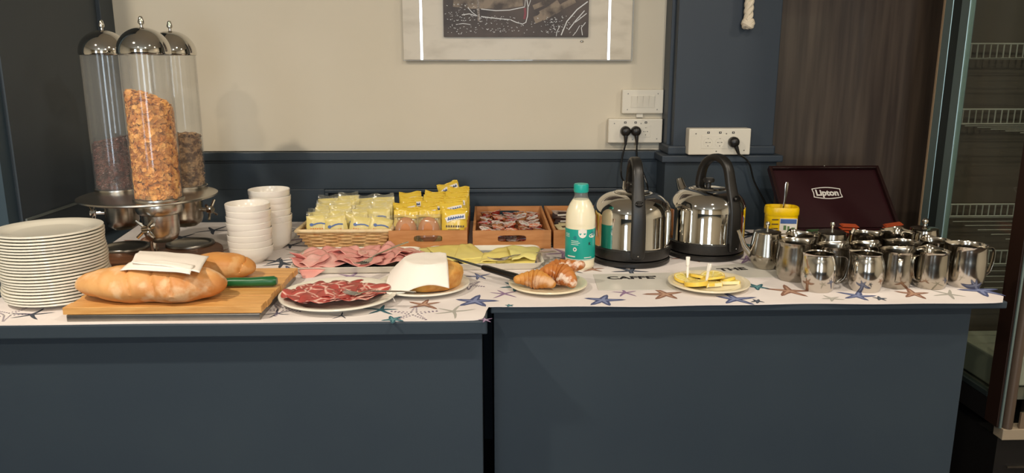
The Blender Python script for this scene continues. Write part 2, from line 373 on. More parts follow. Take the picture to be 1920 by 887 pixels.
def star(px, py, R, kind, thick=.24, rot=None):
    put_star(at(px, py), R, kind, thick, random.uniform(0, 6) if rot is None else rot, ZC + .0003)
for a in [(890, 565, .06, 'navy', .26, .3), (945, 551, .045, 'purple', .12, .5), (968, 538, .05, 'teal', .2), (955, 573, .012, 'teal', .4), (850, 584, .055, 'grey', .1), (715, 581, .045, 'teal', .15, .2),
          (737, 599, .03, 'teal', .3), (795, 571, .05, 'brown', .2), (1130, 563, .055, 'navy', .26, .1), (1172, 549, .04, 'purple', .14), (1247, 552, .055, 'brown', .24, .4), (1378, 561, .055, 'navy', .24, .2),
          (1480, 546, .055, 'brown', .24), (1608, 555, .05, 'navy', .24), (1712, 551, .05, 'brown', .24), (1840, 545, .06, 'navy', .26), (1060, 475, .07, 'purple', .16), (1020, 490, .06, 'grey', .16),
          (1000, 535, .04, 'brown', .2), (1435, 470, .09, 'brown', .18), (1410, 440, .09, 'dark', .12), (1430, 500, .06, 'dark', .14), (1420, 538, .04, 'teal', .25), (1240, 478, .05, 'dark', .14), (1110, 505, .04, 'brown', .2), (270, 452, .08, 'brown', .2),
          (340, 445, .08, 'dark', .12), (400, 432, .08, 'dark', .12), (215, 468, .05, 'teal', .2), (325, 425, .06, 'dark', .14), (510, 512, .05, 'teal', .2), (530, 495, .06, 'dark', .14), (540, 505, .04, 'navy', .22), (560, 430, .05, 'dark', .14), (545, 460, .06, 'dark', .12),
          (440, 505, .06, 'brown', .18), (640, 592, .03, 'dark', .1), (520, 588, .035, 'dark', .1), (60, 590, .05, 'dark', .12), (910, 600, .02, 'purple', .2), (1560, 560, .03, 'grey', .2), (1650, 560, .02, 'dark', .3), (1420, 565, .02, 'dark', .3), (1780, 552, .045, 'grey', .14)]:
    star(*a)
dots_star(DOT, at(775, 588), .055, .3, ZC + .0004); dots_star(DOT, at(880, 535), .04, .9, ZC + .0004); dots_star(DOT, at(528, 580), .05, .9, ZC + .0004); dots_star(DOT, at(15, 590), .05, 1.3, ZC + .0004)
for gx in range(12):
    for gy in range(5):
        X = -1.0 + gx * .2 + random.uniform(-.04, .04); Y = 2.05 + gy * .15 + random.uniform(-.03, .03)
        k = random.choice(list(SC)); rr = random.uniform(.04, .07); rot = random.uniform(0, 6)
        if abs(X) < 1.15 and Y < 2.58: put_star((X, Y), rr, k, .16, rot, ZC + .00012)
part('dotted_print', DOT, mat('star_dots', '6b5a78', .8), cl, False, kind='stuff')

# paper place cards with words
def text_mesh(s, size, off=0, ext=.0002, xs=1):
    c = bpy.data.curves.new('text', 'FONT'); c.body = s; c.size = size; c.align_x = 'CENTER'; c.align_y = 'CENTER'; c.offset = off; c.extrude = ext; c.resolution_u = 4
    o = bpy.data.objects.new('text', c); COL.objects.link(o); bpy.context.view_layer.update()
    me = bpy.data.meshes.new_from_object(o.evaluated_get(bpy.context.evaluated_depsgraph_get())); bpy.data.objects.remove(o)
    if xs != 1: me.transform(Matrix.Diagonal((xs, 1, 1, 1)))
    return me
cardm = mat('card_sleeve', 'd6d2c8', .28, c2='cdc9bf', scale=3)
def card(c4, word, wp, size, rz, label):
    o = c4[0]; mbx = MB().prism([((p - o).x, (p - o).y) for p in c4], .0006, .0014)
    t = solo('place_card', mbx, cardm, label, 'card', loc=(o.x, o.y, ZC), smooth=False)
    me = text_mesh(word, size, .0014, .0002, 1.25); me.materials.append(M['pblack'])
    p = wp - o; part('lettering', me, None, t, loc=(p.x, p.y, .0017), rot=(0, 0, rz))
card([at(1122, 545), at(1268, 544), at(1262, 512), at(1112, 515)], "CAFFE'", at(1185, 522), .036, radians(1), "white coffee card reading CAFFE' lying before the left kettle")
card([at(1300, 524), at(1470, 520), at(1452, 490), at(1290, 503)], "THE", at(1373, 506), .036, radians(8), 'white tea card reading THE lying between right kettle and lemon plate')

# ---------------------------------------------------------------- plates, bowls
def plate_profile(R, h=.02):
    return [(1e-5, .004), (R * .56, .004), (R * .60, .0), (R * .64, .0), (R * .66, .005), (R * .82, h * .55), (R * .98, h - .0050), (R * .997, h - .0040), (R, h - .0018), (R * .994, h), (R * .975, h + .0002), (R * .8, h * .75), (R * .68, .0085), (R * .62, .0075), (1e-5, .0075)]
pm = MB().lathe(plate_profile(.119, .0165), 56).mesh('dinner_plate', M['porc'])
names = ['topmost'] + NTH[1:] ; NP = 23
for i in range(NP):                                     # i = 0 is the top one
    z = ZC + (NP - 1 - i) * .00732
    k = (NP - 1 - i) / NP
    o = obj('dinner_plate', pm, None, (-1.050 + .0022 * sin(i * .9) - .010 * k, 1.857 + .002 * cos(i * 1.1), z), (0, 0, i))
    o['label'] = ('topmost white dinner plate of the tall stack at the left' if i == 0 else 'lowest white dinner plate, resting on the cloth under the tall left stack' if i == NP - 1 else
                  'white dinner plate, %s from the top in the tall left stack' % names[i]); o['category'] = 'plate'; o['group'] = 'stacked dinner plates'
def bowl_mesh(H):
    bp = [(1e-5, .006), (.024, .006), (.026, 0), (.031, 0), (.033, .004), (.047, .012), (.056, .021), (.0605, .031 if H < .06 else .05), (.062, H - .012), (.0625, H - .001), (.0615, H), (.060, H - .001), (.058, H - .018), (.052, .024), (.042, .014), (.028, .010), (1e-5, .009)]
    return MB().lathe(bp, 44).mesh('cereal_bowl', M['porcw'])
bm_ = bowl_mesh(.050); bdeep = bowl_mesh(.088)
def bowls(cx, cy, n, dz, which, deep=False):
    for i in range(n):
        z = (n - 1 - i) * dz + (.038 if deep and i < n - 1 else 0)
        o = obj('cereal_bowl', bdeep if deep and i == n - 1 else bm_, None, (cx + .0015 * sin(i * 2.1 + cx), cy + .001 * cos(i * 3), ZC + z), (0, 0, i))
        o['category'] = 'bowl'; o['group'] = 'stacked white cereal bowls'
        o['label'] = ('top white bowl of the %s bowl stack' % which if i == 0 else 'lowest white bowl, whole and standing on cloth, of the %s bowl stack' % which if i == n - 1 else 'white bowl, %s from the top of the %s bowl stack' % (names[i], which))
bowls(-.688, 2.205, 8, .0176, 'front'); bowls(-.672, 2.372, 6, .0198, 'rear', True)

# ---------------------------------------------------------------- cereal dispenser
TB = [(-.893, 2.10), (-1.078, 2.275), (-.905, 2.315)]; DC = (-.962, 2.2)
t = thing('cereal_dispenser', 'steel cereal dispenser with three clear tubes on a wooden base at the left', 'dispenser', (DC[0], DC[1], ZC))
L_ = [(x - DC[0], y - DC[1]) for x, y in TB]; ZB = 1.10 - ZC
bs = MB()
def rounded_base(r0, r1, z0, z1, mb):
    pts = []
    for i in range(60):
        a = 2 * pi * i / 60; r = r0 + r1 * max(0, cos(3 * (a - math.atan2(L_[0][1], L_[0][0])) / 2) ** 2 * 1 if False else (1 + cos(3 * (a - radians(-56)))) / 2)
        pts.append((r * cos(a), r * sin(a)))
    mb.prism(pts, z0, z1)
rounded_base(.180, .022, 0, .026, bs)
base = part('base', bs, M['darkwood'], t, False, .004)
for x, y in L_:
    part('drip_tray', MB().lathe([(1e-5, .028), (.05, .028), (.056, .030), (.060, .034), (.068, .034), (.070, .031), (.070, .0265)], 40, (x * 1.02, y * 1.02)), M['dsteel'], t)
part('pole', MB().cyl((0, 0), .0105, .026, ZB, 20), M['steel'], t)
part('shelf_plate', MB().lathe([(1e-5, ZB - .006), (.180, ZB - .006), (.185, ZB - .003), (.184, ZB + .001), (.178, ZB + .003), (1e-5, ZB + .003)], 64), M['steel2'], t)
for i, (x, y) in enumerate(L_):
    hz = ZB
    part('hopper', MB().lathe([(.060, hz - .004), (.062, hz - .02), (.058, hz - .03), (.047, hz - .036), (.046, hz - .085), (.040, hz - .102), (.026, hz - .112), (.024, hz - .11), (1e-5, hz - .10)], 36, (x, y)), M['steel2'], t)
    part('tube', MB().lathe([(.0625, ZB + .004), (.0625, ZB + .392), (.0595, ZB + .392), (.0595, ZB + .004)], 48, (x, y)), M['clear'], t)
    part('collar', MB().lathe([(.0655, ZB + .002), (.0665, ZB + .006), (.0655, ZB + .010), (.0632, ZB + .010), (.0632, ZB + .002)], 40, (x, y)), M['steel2'], t)
    lz = ZB + .388
    prof = [(.0655, lz), (.0665, lz + .004)] + [(.0665 * cos(a), lz + .006 + .062 * sin(a)) for a in [k * pi / 2 / 12 for k in range(0, 12)]] + [(1e-5, lz + .0685)]
    ld = part('lid', MB().lathe(prof, 44, (x, y)), M['chrome'], t)
    part('lid_knob', MB().lathe([(.004, lz + .066), (.0038, lz + .074), (.0075, lz + .077), (.008, lz + .082), (.006, lz + .088), (.0055, lz + .092), (.003, lz + .095), (1e-5, lz + .0955)], 16, (x, y)), M['chrome'], ld)
    # cross handle
    ang = [-.55 - pi / 2 + .55, radians(190), radians(-12)][i]
    if i == 0: ang = radians(-96)
    d = Vector((cos(ang), sin(ang), 0)); sdir = Vector((-sin(ang), cos(ang), 0)); kz = hz - .062
    b0 = Vector((x, y, kz)); kn = MB().tube([b0 + d * .04, b0 + d * .078], .006, 10)
    kn.tube([b0 + d * .070, b0 + d * .085], [.0105, .0105], 8)
    for s_ in range(4):
        a = pi / 4 + s_ * pi / 2 + (.2 if i else 0); dd = sdir * cos(a) + Vector((0, 0, 1)) * sin(a)
        kn.tube([b0 + d * .078 + dd * .006, b0 + d * .082 + dd * .033], [.0038, .0042], 8)
    part('turn_handle', kn, M['chrome'], t)

def cereal(kind, name, cat, label, cx, cy, z0, ztop_l, ztop_r, mt, n, sz):
    """loose cereal filling a tube: a cylinder core of packed pieces plus individually bent flakes at the surface"""
    rnd = random.Random(hash(name) % 1000 if False else len(name) * 7 + n); mb = MB(); R = .0585; cr_ = .80 if kind == 'flake' else .90
    top = lambda x: ztop_l + (ztop_r - ztop_l) * (x + R) / (2 * R)
    core = []
    for rr, zz in ((1e-5, 0), (R * cr_, 0), (R * cr_, 1), (1e-5, 1)): core.append((rr, zz))
    mb.lathe(core, 24, (0, 0), lambda p, a, r, z: Vector((p.x, p.y, z0 + .002 + (top(p.x) - .006 - z0) * z)))
    for k in range(n):
        if k < n * .84:
            a = rnd.uniform(0, 2 * pi); rr = R * rnd.uniform(.80 if kind == 'flake' else .9, .975); x, y = rr * cos(a), rr * sin(a); z = z0 + .005 + (top(x) - z0 - .006) * rnd.random(); nrm = Vector((x, y, 0)).normalized()
        else:
            a = rnd.uniform(0, 2 * pi); rr = R * math.sqrt(rnd.random()) * .9; x, y = rr * cos(a), rr * sin(a); z = top(x) + rnd.uniform(-.004, .004 if kind != 'flake' else .008); nrm = Vector((0, 0, 1))
        q = (nrm + Vector((rnd.uniform(-1, 1), rnd.uniform(-1, 1), rnd.uniform(-1, 1))) * (.8 if kind == 'flake' else .55)).normalized().to_track_quat('Z', 'Y')
        s_ = sz * rnd.uniform(.7, 1.15); c = Vector((x, y, z))
        if kind == 'flake':
            m6 = 7; bend = rnd.uniform(.2, .9); V = [c + q @ Vector((0, 0, -.0008))]; 
            for j in range(m6):
                b = 2 * pi * j / m6; r_ = s_ * rnd.uniform(.75, 1.1); V.append(c + q @ Vector((r_ * cos(b), r_ * sin(b) * .8, bend * s_ * cos(b) ** 2 * .5)))
            V2 = []
            for v in V:
                h = Vector((v.x, v.y)); 
                if h.length > .0588: h = h * (.0588 / h.length)
                V2.append(Vector((h.x, h.y, max(v.z, z0 + .001))))
            mb.add(V2, [(0, 1 + j, 1 + (j + 1) % m6) for j in range(m6)])
        else:
            fl = (s_, s_ * .7, s_ * (.7 if kind == 'puff' else .3))
            V = [q @ Vector((fl[0] * a_, fl[1] * b_, fl[2] * c_)) for a_, b_, c_ in ((1, 0, 0), (-1, 0, 0), (0, 1, 0), (0, -1, 0), (0, 0, 1), (0, 0, -1))]
            V = [c + v for v in V]
            mb.add(V, [(0, 2, 4), (2, 1, 4), (1, 3, 4), (3, 0, 4), (2, 0, 5), (1, 2, 5), (3, 1, 5), (0, 3, 5)])
    o = solo(name, mb, mt, label, cat, loc=(cx, cy, 0), smooth=(kind == 'puff')); o['kind'] = 'stuff'
    if kind == 'flake': mods(o, solid=.0008)
cereal('flake', 'corn_flakes', 'cereal', 'golden corn flakes filling the front tube of the dispenser', TB[0][0], TB[0][1], 1.108, 1.392, 1.343, M['flake'], 2100, .0095)
cereal('puff', 'cocoa_rice', 'cereal', 'dark brown cocoa rice in the rear left tube of the dispenser', TB[1][0], TB[1][1], 1.108, 1.238, 1.262, M['puff'], 3600, .0042)
cereal('oat', 'muesli', 'cereal', 'light brown muesli in the rear right tube of the dispenser', TB[2][0], TB[2][1], 1.108, 1.26, 1.258, M['oat'], 2200, .0070)

# ---------------------------------------------------------------- cutting board, loaves, knife, napkin
BT = .935
bx0, bx1, by0, by1 = -.945, -.508, 1.668, 2.005
t = thing('cutting_board', 'wooden slatted bread board on a shallow steel crumb tray at the counter edge', 'board', (bx0, by0, ZC), rz=0)
part('crumb_tray', MB().box(.006, bx1 - bx0 - .004, .0015, by1 - by0 - .004, 0, .0155), M['dsteel'], t, False, .002)
nb = 8; wd = (by1 - by0) / nb
for k in range(nb):
    part('plank', MB().box(0, bx1 - bx0 - .0, k * wd + .0011, (k + 1) * wd - .0011, .0165, BT - ZC - (.0006 if k % 2 else 0)), M['wood'], t, False, .0012, loc=(.002 * sin(k * 2), 0, 0))
def loaf(name, label, c, L, W, H, rz, m, seed, bendy=.0, cuts=()):
    mb = MB(); nu, nv = 72, 36
    def fn(u, v):
        x = (u - .5) * L; e = max(1 - abs(2 * u - 1) ** 2.6, 1e-4) ** .5; a = 2 * pi * v
        wob = 1 + .09 * sin(u * 9 + seed) + .05 * sin(u * 17 + seed * 2)
        tp = 1 - .20 * max(0, .42 - u) / .42; e *= tp; y = cos(a) * W / 2 * e * wob; z = sin(a) * H * .5 * e * (1 + .06 * sin(u * 7 + seed) + .10 * sin(pi * u))
        if z < 0: z *= .72
        p = Vector((x, y + bendy * (4 * (u - .5) ** 2), z)); n = noise.noise(p * 16 + Vector((seed, 0, 0))) * .006 + noise.noise(p * 45 + Vector((seed, 0, 0))) * .0022
        for cu in cuts:
            dd = u - cu - .03 * sin(a * 2 + seed); n -= .006 * math.exp(-(dd / .008) ** 2) * (1 if z > 0 else 0)
        p += Vector((0, y, z)).normalized() * n
        p.z = max(p.z, -H * .34)
        return (p.x, p.y, p.z + H * .34)
    mb.grid(fn, nu, nv)
    return solo(name, mb, m, label, 'bread', loc=c, rot=(0, 0, rz))
loaf('bread_loaf', 'large pale crusty loaf on the front of the bread board, longest of the two', (-.775, 1.728, BT), .345, .130, .094, radians(-1), M['bread'], 1.0, .012, (.42, .58, .7))
loaf('bread_loaf', 'smaller golden loaf behind the long loaf, poking out right of the napkin', (-.688, 1.905, BT), .20, .10, .072, radians(4), M['bread2'], 4.2, 0, (.86,))
# knife with green handle under the loaf's end
t = thing('bread_knife', 'bread knife with green plastic handle lying on the board behind the long loaf', 'knife', (-.645, 1.822, BT), rz=radians(1))
part('handle', MB().sweep([(.0, 0, .012), (.03, 0, .013), (.07, 0, .0125), (.10, 0, .0135), (.124, 0, .014), (.132, 0, .014)], [.011, .0125, .012, .013, .0135, .009], [.0095, .011, .0105, .0115, .012, .008], (0, 1, 0), 16, .8), M['green'], t, label='green plastic handle')
part('blade', MB().box(-.13, .004, -.0125, .0125, .0112, .0128), M['steel2'], t, False)
def drape(name, label, c00, c10, c11, c01, bulge, seed, fold=True, amp=.004, mt=None, edge=0):
    o = (c00 + c10 + c11 + c01) / 4; mb = MB()
    def fn(u, v):
        p = (c00 * (1 - u) + c10 * u) * (1 - v) + (c01 * (1 - u) + c11 * u) * v - o
        p.z += bulge * 4 * u * (1 - u) * .5 + bulge * 4 * v * (1 - v) * .5 + amp * noise.noise(Vector((u * 3 + seed, v * 3, seed))) 
        return p
    mb.grid(fn, 24, 18)
    return mb, o
# folded napkin on the loaf: upper leaf and a lower leaf showing at the front
a, b, c, d = at(262, 471, 1.010), at(392, 481, 1.004), at(374, 511, 1.014), at(246, 492, 1.026)
mb, o = drape('n', '', a, b, c, d, .006, 1)
t = thing('paper_napkin', 'folded white paper napkin laid over the long bread loaf', 'napkin', o)
part('upper_leaf', mb, M['napkin'], t, solid=.0022)
a2, b2, c2, d2 = at(258, 488, 1.020), at(366, 498, 1.018), at(357, 514, 1.012), at(226, 507, 1.010)
mb2, o2 = drape('n', '', a2, b2, c2, d2, .008, 5, amp=.003)
part('lower_leaf', mb2, M['napkin'], t, solid=.0022, loc=o2 - o + Vector((0, -.002, .0)))

# ---------------------------------------------------------------- generic fork
def fork(label, tip, tail, roll=0, L=.185, mt='steel'):
    tip = Vector(tip); tail = Vector(tail); d = (tail - tip); L = d.length
    t = thing('serving_fork', label, 'fork', tip); t.rotation_euler = d.to_track_quat('X', 'Z').to_euler()
    hb = MB().sweep([(L * .27, 0, .004), (L * .36, 0, .007), (L * .55, 0, .0065), (L * .8, 0, .006), (L * .97, 0, .004), (L, 0, .0038)], [.0035, .0028, .0035, .0052, .0065, .0035], [.0014] * 6, (0, 1, 0), 12, .9)
    part('handle', hb, M[mt], t)
    hd = MB().sweep([(L * .15, 0, -.0005), (L * .19, 0, .0002), (L * .24, 0, .002), (L * .29, 0, .005)], [.0125, .013, .010, .0035], [.001] * 4, (0, 1, 0), 12, .9)
    for k in range(4):
        y = -.0105 + .007 * k; hd.tube([(L * .17, y, 0), (L * .10, y, .0015), (L * .03, y * .95, .005), (.0, y * .9, .009)], [.0018, .0017, .0014, .0007], 6)
    part('head', hd, M[mt], t); return t

# ---------------------------------------------------------------- cold cuts
def slice_sheet(R, seed, fold=0.0, amp=.004, nr=7, na=30, ell=.8, curl=.006):
    mb = MB(); V = [(0, 0, 0)]
    def pos(r, a):
        rr = r * (1 + .08 * sin(3 * a + seed) + .05 * sin(7 * a + seed * 2)); x = rr * cos(a); y = rr * sin(a) * ell
        z = amp * (noise.noise(Vector((x * 32 + seed, y * 32, seed)))+.5) + curl * (r / R) ** 3 * (.5 + .5 * sin(4 * a + seed)) 
        if fold:
            z += fold * (.5 + .5 * sin(x / R * 3.0 + seed + 1.2 * y / R)) ** 1.3; x *= .9
        return (x, y, z)
    V = [pos(0, 0)]
    for i in range(1, nr + 1):
        for j in range(na): V.append(pos(R * i / nr, 2 * pi * j / na))
    Fc = [(0, 1 + j, 1 + (j + 1) % na) for j in range(na)]
    for i in range(nr - 1):
        for j in range(na):
            p = 1 + i * na + j; q = 1 + i * na + (j + 1) % na; Fc.append((p, p + na, q + na, q))
    mb.add(V, Fc); return mb
cm = at(629, 552, ZC + .012)
CMX, CMY = -.364, 1.812
pb = MB().lathe(plate_profile(.141, .021), 64)
solo('serving_plate', pb, M['porc'], 'large round white plate holding dark red cured meat slices', 'plate', loc=(CMX, CMY, ZC))
rnd = random.Random(3); pos = []
k = 0
while len(pos) < 24 and k < 4000:
    k += 1; a = rnd.uniform(0, 2 * pi); r = .090 * math.sqrt(rnd.random()); x, y = -.02 + r * cos(a) * 1.02, .000 + r * sin(a) * .95
    if all((x - p) ** 2 + (y - q) ** 2 > .026 ** 2 for p, q in pos): pos.append((x, y))
pos.sort(key=lambda p: -p[1])
cols = {}
for i, (x, y) in enumerate(pos):
    m_ = slice_sheet(.048, i * 1.37, fold=(.003 if i % 3 == 0 else 0), amp=.004, ell=.85, curl=.005)
    z = ZC + .0105 + .00075 * i + .006 * max(0, 1 - math.hypot(x + .02, y) / .09)
    row = 'back' if y > .03 else 'front' if y < -.03 else 'middle'; side = 'left' if x < -.05 else 'right' if x > .02 else 'centre'
    cols.setdefault((row, side), 0); cols[(row, side)] += 1; nth = cols[(row, side)]
    solo('cured_meat_slice', m_, M['coppa'], '%s red marbled meat slice %s of the %s %s of the round plate' % (['uppermost', 'next', 'third', 'fourth', 'fifth', 'sixth', 'seventh'][nth - 1], 'seen from the back' if nth else '', row, side) if False else
         'dark red marbled meat slice, %s counting forward in the %s %s of the plate' % (['one', 'two', 'three', 'four', 'five', 'six', 'seven', 'eight'][nth - 1], row, side),
         'meat slice', loc=(CMX + x + .012, CMY + y, z), rot=(rnd.uniform(-.08, .12), rnd.uniform(-.08, .08), rnd.uniform(0, 6)), group='cured meat slices on the round plate', solid=.0012)
fork('steel fork resting on the red cured meat, handle pointing right to the napkin', at(645, 551, ZC + .034), at(780, 551, ZC + .040))

# rectangular serving trays
def rr(w, h, r, n=6):
    P = []
    for cx, cy, a0 in ((w / 2 - r, h / 2 - r, 0), (-w / 2 + r, h / 2 - r, pi / 2), (-w / 2 + r, -h / 2 + r, pi), (w / 2 - r, -h / 2 + r, 1.5 * pi)):
        for i in range(n + 1): a = a0 + pi / 2 * i / n; P.append((cx + r * cos(a), cy + r * sin(a)))
    return P
def loft(loops):
    mb = MB(); n = len(loops[0][0]); V = []
    for P, z in loops: V += [(x, y, z) for x, y in P]
    Fc = [(i * n + j, i * n + (j + 1) % n, (i + 1) * n + (j + 1) % n, (i + 1) * n + j) for i in range(len(loops) - 1) for j in range(n)]
    Fc += [tuple(range(n - 1, -1, -1)), tuple((len(loops) - 1) * n + j for j in range(n))]
    return mb.add(V, Fc)
greyg = mat('grey_tray_glaze', '6b7476', .25, c2='566064', scale=14, coat=.3)
def oblong(label, cx, cy, w, h, rz=0):
    t = thing('serving_tray', label, 'tray', (cx, cy, ZC), rz)
    part('body', loft([(rr(w * .86, h * .84, .02), 0), (rr(w * .92, h * .90, .024), .006), (rr(w * .985, h * .97, .028), .019), (rr(w, h, .03), .0215), (rr(w * .985, h * .975, .028), .0222), (rr(w * .95, h * .92, .024), .014), (rr(w * .90, h * .86, .02), .0085)]), M['porc'], t)
    part('dark_inlay', loft([(rr(w * .89, h * .85, .02), .0087), (rr(w * .89, h * .85, .02), .0092)]), greyg, t, label='grey glazed inside of the tray')
    return t
oblong('rectangular cream tray holding pink folded ham slices', -.372, 2.165, .345, .245, radians(1))
oblong('rectangular cream tray holding yellow cheese slices', -.012, 2.185, .335, .23, radians(1))
rnd = random.Random(11)
hs = [(-.50, 2.215), (-.44, 2.235), (-.37, 2.245), (-.30, 2.235), (-.245, 2.23), (-.51, 2.165), (-.45, 2.175), (-.395, 2.19), (-.33, 2.185), (-.275, 2.18), (-.235, 2.185), (-.50, 2.115), (-.44, 2.12), (-.38, 2.125), (-.31, 2.12), (-.26, 2.125), (-.47, 2.10), (-.345, 2.105), (-.41, 2.21)]
for i, (x, y) in enumerate(hs):
    m_ = slice_sheet(.060, i * 2.1 + 1, fold=.013 if i % 2 else .008, amp=.007, ell=.74, curl=.004, nr=8, na=36)
    row = 'back' if y > 2.2 else 'middle' if y > 2.14 else 'front'
    rk = sorted(q[0] for q in hs if (q[1] > 2.2) == (y > 2.2) and (q[1] > 2.14) == (y > 2.14)).index(x)
    solo('ham_slice', m_, M['ham'] if i % 4 else M['ham2'], 'pink folded ham slice in the %s row of the tray, %s from the left' % (row, ['first', 'second', 'third', 'fourth', 'fifth', 'sixth', 'seventh', 'eighth'][rk]), 'ham slice',
         loc=(x, y, ZC + .011 + .0009 * (i % 5) + (.006 if 5 <= i <= 10 else .001)), rot=(rnd.uniform(-.08, .12), rnd.uniform(-.10, .10), rnd.uniform(-.6, .6)), group='ham slices on the tray', solid=.0016)
# one slice hangs over the rim
def hang(u, v):
    p = aty(560 + 52 * u, 505, 2.05).lerp(aty(568 + 12 * u, 523, 2.02), v) + Vector((0, -.004 * v, .004 * sin(u * 3 + v))); return p - Vector((-.5, 2.04, ZC))
solo('ham_slice', MB().grid(hang, 10, 8), M['ham'], 'pointed end of a ham slice hanging over the front rim of its tray', 'ham slice', loc=(-.5, 2.04, ZC), group='ham slices on the tray', solid=.0016)
fork('steel fork lying on the ham, handle pointing up right to the wooden box', at(668, 499, ZC + .045), at(765, 456, ZC + .058))
# cheese sheets
def cheese(label, c4, seed, mt, bul=.003, amp=.0025):
    mb, o = drape('', '', *c4, bul, seed, amp=amp); solo('cheese_slice', mb, mt, label, 'cheese slice', loc=o, group='cheese slices on the tray', solid=.0022)
zc = ZC + .016
C = lambda px, py, z=0: at(px, py, zc + z)
cheese('pale cheese slice at the far left end, sagging over the tray rim', (C(786, 466, .006), C(850, 462, .004), C(858, 490, .0), C(806, 488, .0)), 1, M['cheese2'])
cheese('cheese slice left of centre reaching the back rim of the tray', (C(800, 464, .01), C(872, 459, .012), C(905, 490, .004), C(826, 490, .004)), 2, M['cheese'])
cheese('cheese slice with a pointed back corner beside the grey gap', (C(862, 459, .014), C(885, 458, .012), C(915, 484, .008), C(850, 488, .008)), 3, M['cheese'])
cheese('flat cheese slice in the front centre of the tray under the knife', (C(835, 478, .006), C(920, 476, .008), C(932, 494, .004), C(872, 496, .002)), 4, M['cheese'])
cheese('cheese slice just right of the grey gap, folded toward the fork', (C(908, 474, .012), C(960, 461, .016), C(968, 486, .010), C(900, 492, .006)), 5, M['cheese'], amp=.006)
cheese('cheese slice curling up in a wave at the back right', (C(950, 464, .018), C(1014, 468, .014), C(1004, 488, .01), C(960, 488, .012)), 6, M['cheese2'], bul=.012, amp=.007)
cheese('cheese slice lying along the front right rim of the tray', (C(925, 484, .008), C(1006, 483, .01), C(1002, 496, .0), C(930, 496, .0)), 7, M['cheese'])
cheese('lowest cheese slice at the front edge below the fork', (C(870, 488, .001), C(935, 486, .002), C(935, 498, -.003), C(880, 498, -.003)), 8, M['cheese2'])
fork('steel fork lying on the cheese with its handle pointing right to the bottle', at(917, 489, ZC + .037), at(1042, 474, ZC + .024))
# cheese knife with black handle
kA = at(800, 481, .942); kB = at(905, 501, .938); kC = at(978, 521, .930)
t = thing('cheese_knife', 'long narrow knife with black handle lying across the cheese tray rim', 'knife', kB); dd = kC - kB; t.rotation_euler = dd.to_track_quat('X', 'Z').to_euler()
Lk = (kB - kA).length; Lh = dd.length
part('handle', MB().sweep([(0, 0, 0), (.012, 0, 0), (Lh * .5, 0, -.001), (Lh * .85, 0, -.002), (Lh, 0, -.003)], [.006, .008, .009, .0105, .008], [.006, .008, .008, .009, .006], (0, 1, 0), 14, .7), M['blackg'], t, label='black handle')
part('blade', MB().add([(0, -.006, .001), (0, .007, .001), (-Lk * .6, .006, .003), (-Lk, 0, .003), (-Lk * .6, -.003, .003), (0, -.006, -.0005), (0, .007, -.0005), (-Lk * .6, .006, .0015), (-Lk, 0, .0015), (-Lk * .6, -.003, .0015)],
     [(0, 1, 2, 3, 4), (9, 8, 7, 6, 5), (0, 5, 6, 1), (1, 6, 7, 2), (2, 7, 8, 3), (3, 8, 9, 4), (4, 9, 5, 0)]), M['alud'], t, False, label='dark steel blade')

# ---------------------------------------------------------------- cake plate
KX, KY = -.166, 1.912
solo('serving_plate', MB().lathe(plate_profile(.118, .017), 56), M['porc'], 'round cream plate holding the yellow cake under a napkin', 'plate', loc=(KX, KY, ZC))
def cakef(p, a, r, z): 
    n = noise.noise(Vector((p.x * 30, p.y * 30, z * 40))) * .0035; return Vector((p.x * (1 + n * 8 * (r > .02)), p.y * (1 + n * 8 * (r > .02)), z + n * (z > .03)))
solo('sponge_cake', MB().lathe([(1e-5, .001), (.072, .001), (.079, .004), (.084, .018), (.088, .032), (.086, .042), (.076, .050), (.055, .055), (.03, .057), (1e-5, .056)], 56, (0, 0), cakef), M['cake'],
     'round golden yellow cake half covered by a white napkin', 'cake', loc=(KX + .015, KY + .005, ZC + .008))
a, b, c, d = aty(768, 492, 1.985), aty(834, 490, 1.985), aty(838, 546, 1.842), aty(738, 557, 1.815)
mb = MB(); o = Vector((KX, KY, ZC)); e_ = aty(722, 526, 1.90)
tz = ZC + .0795
A = Vector((-.262, 1.985, tz - .012)); B = Vector((-.122, 1.995, tz)); 
def nap2(u, v):
    # u left-right, v back-front; flat over the cake, falling past its left and front edges
    x0 = -.205 - .052 * sin(pi * v * .72); x1 = -.112 + .016 * v; X = x0 + (x1 - x0) * u; Y = 1.985 - .168 * v - .014 * (1 - u) * v
    R = math.hypot(X - KX - .015, Y - KY - .005); z = tz - .002
    if R > .066: z -= (R - .066) * 1.05
    z = max(z, ZC + .019) + .0022 * noise.noise(Vector((u * 4, v * 4, 2)))
    return Vector((X, Y, z)) - o
t = thing('paper_napkin', 'large white paper napkin draped over the yellow cake', 'napkin', o)
part('sheet', mb.grid(nap2, 30, 26), M['napkin'], t, solid=.0015)
def nap3(u, v):
    p = nap2(0, .35 + .65 * v); q = at(724, 530, ZC + .022).lerp(at(741, 566, ZC + .004), v) - o; q.z = max(q.z, .004)
    m_ = p.lerp(q, u); m_.z += .006 * sin(pi * u) ; return m_
part('hanging_corner', MB().grid(nap3, 12, 14), M['napkin'], t, solid=.0015)

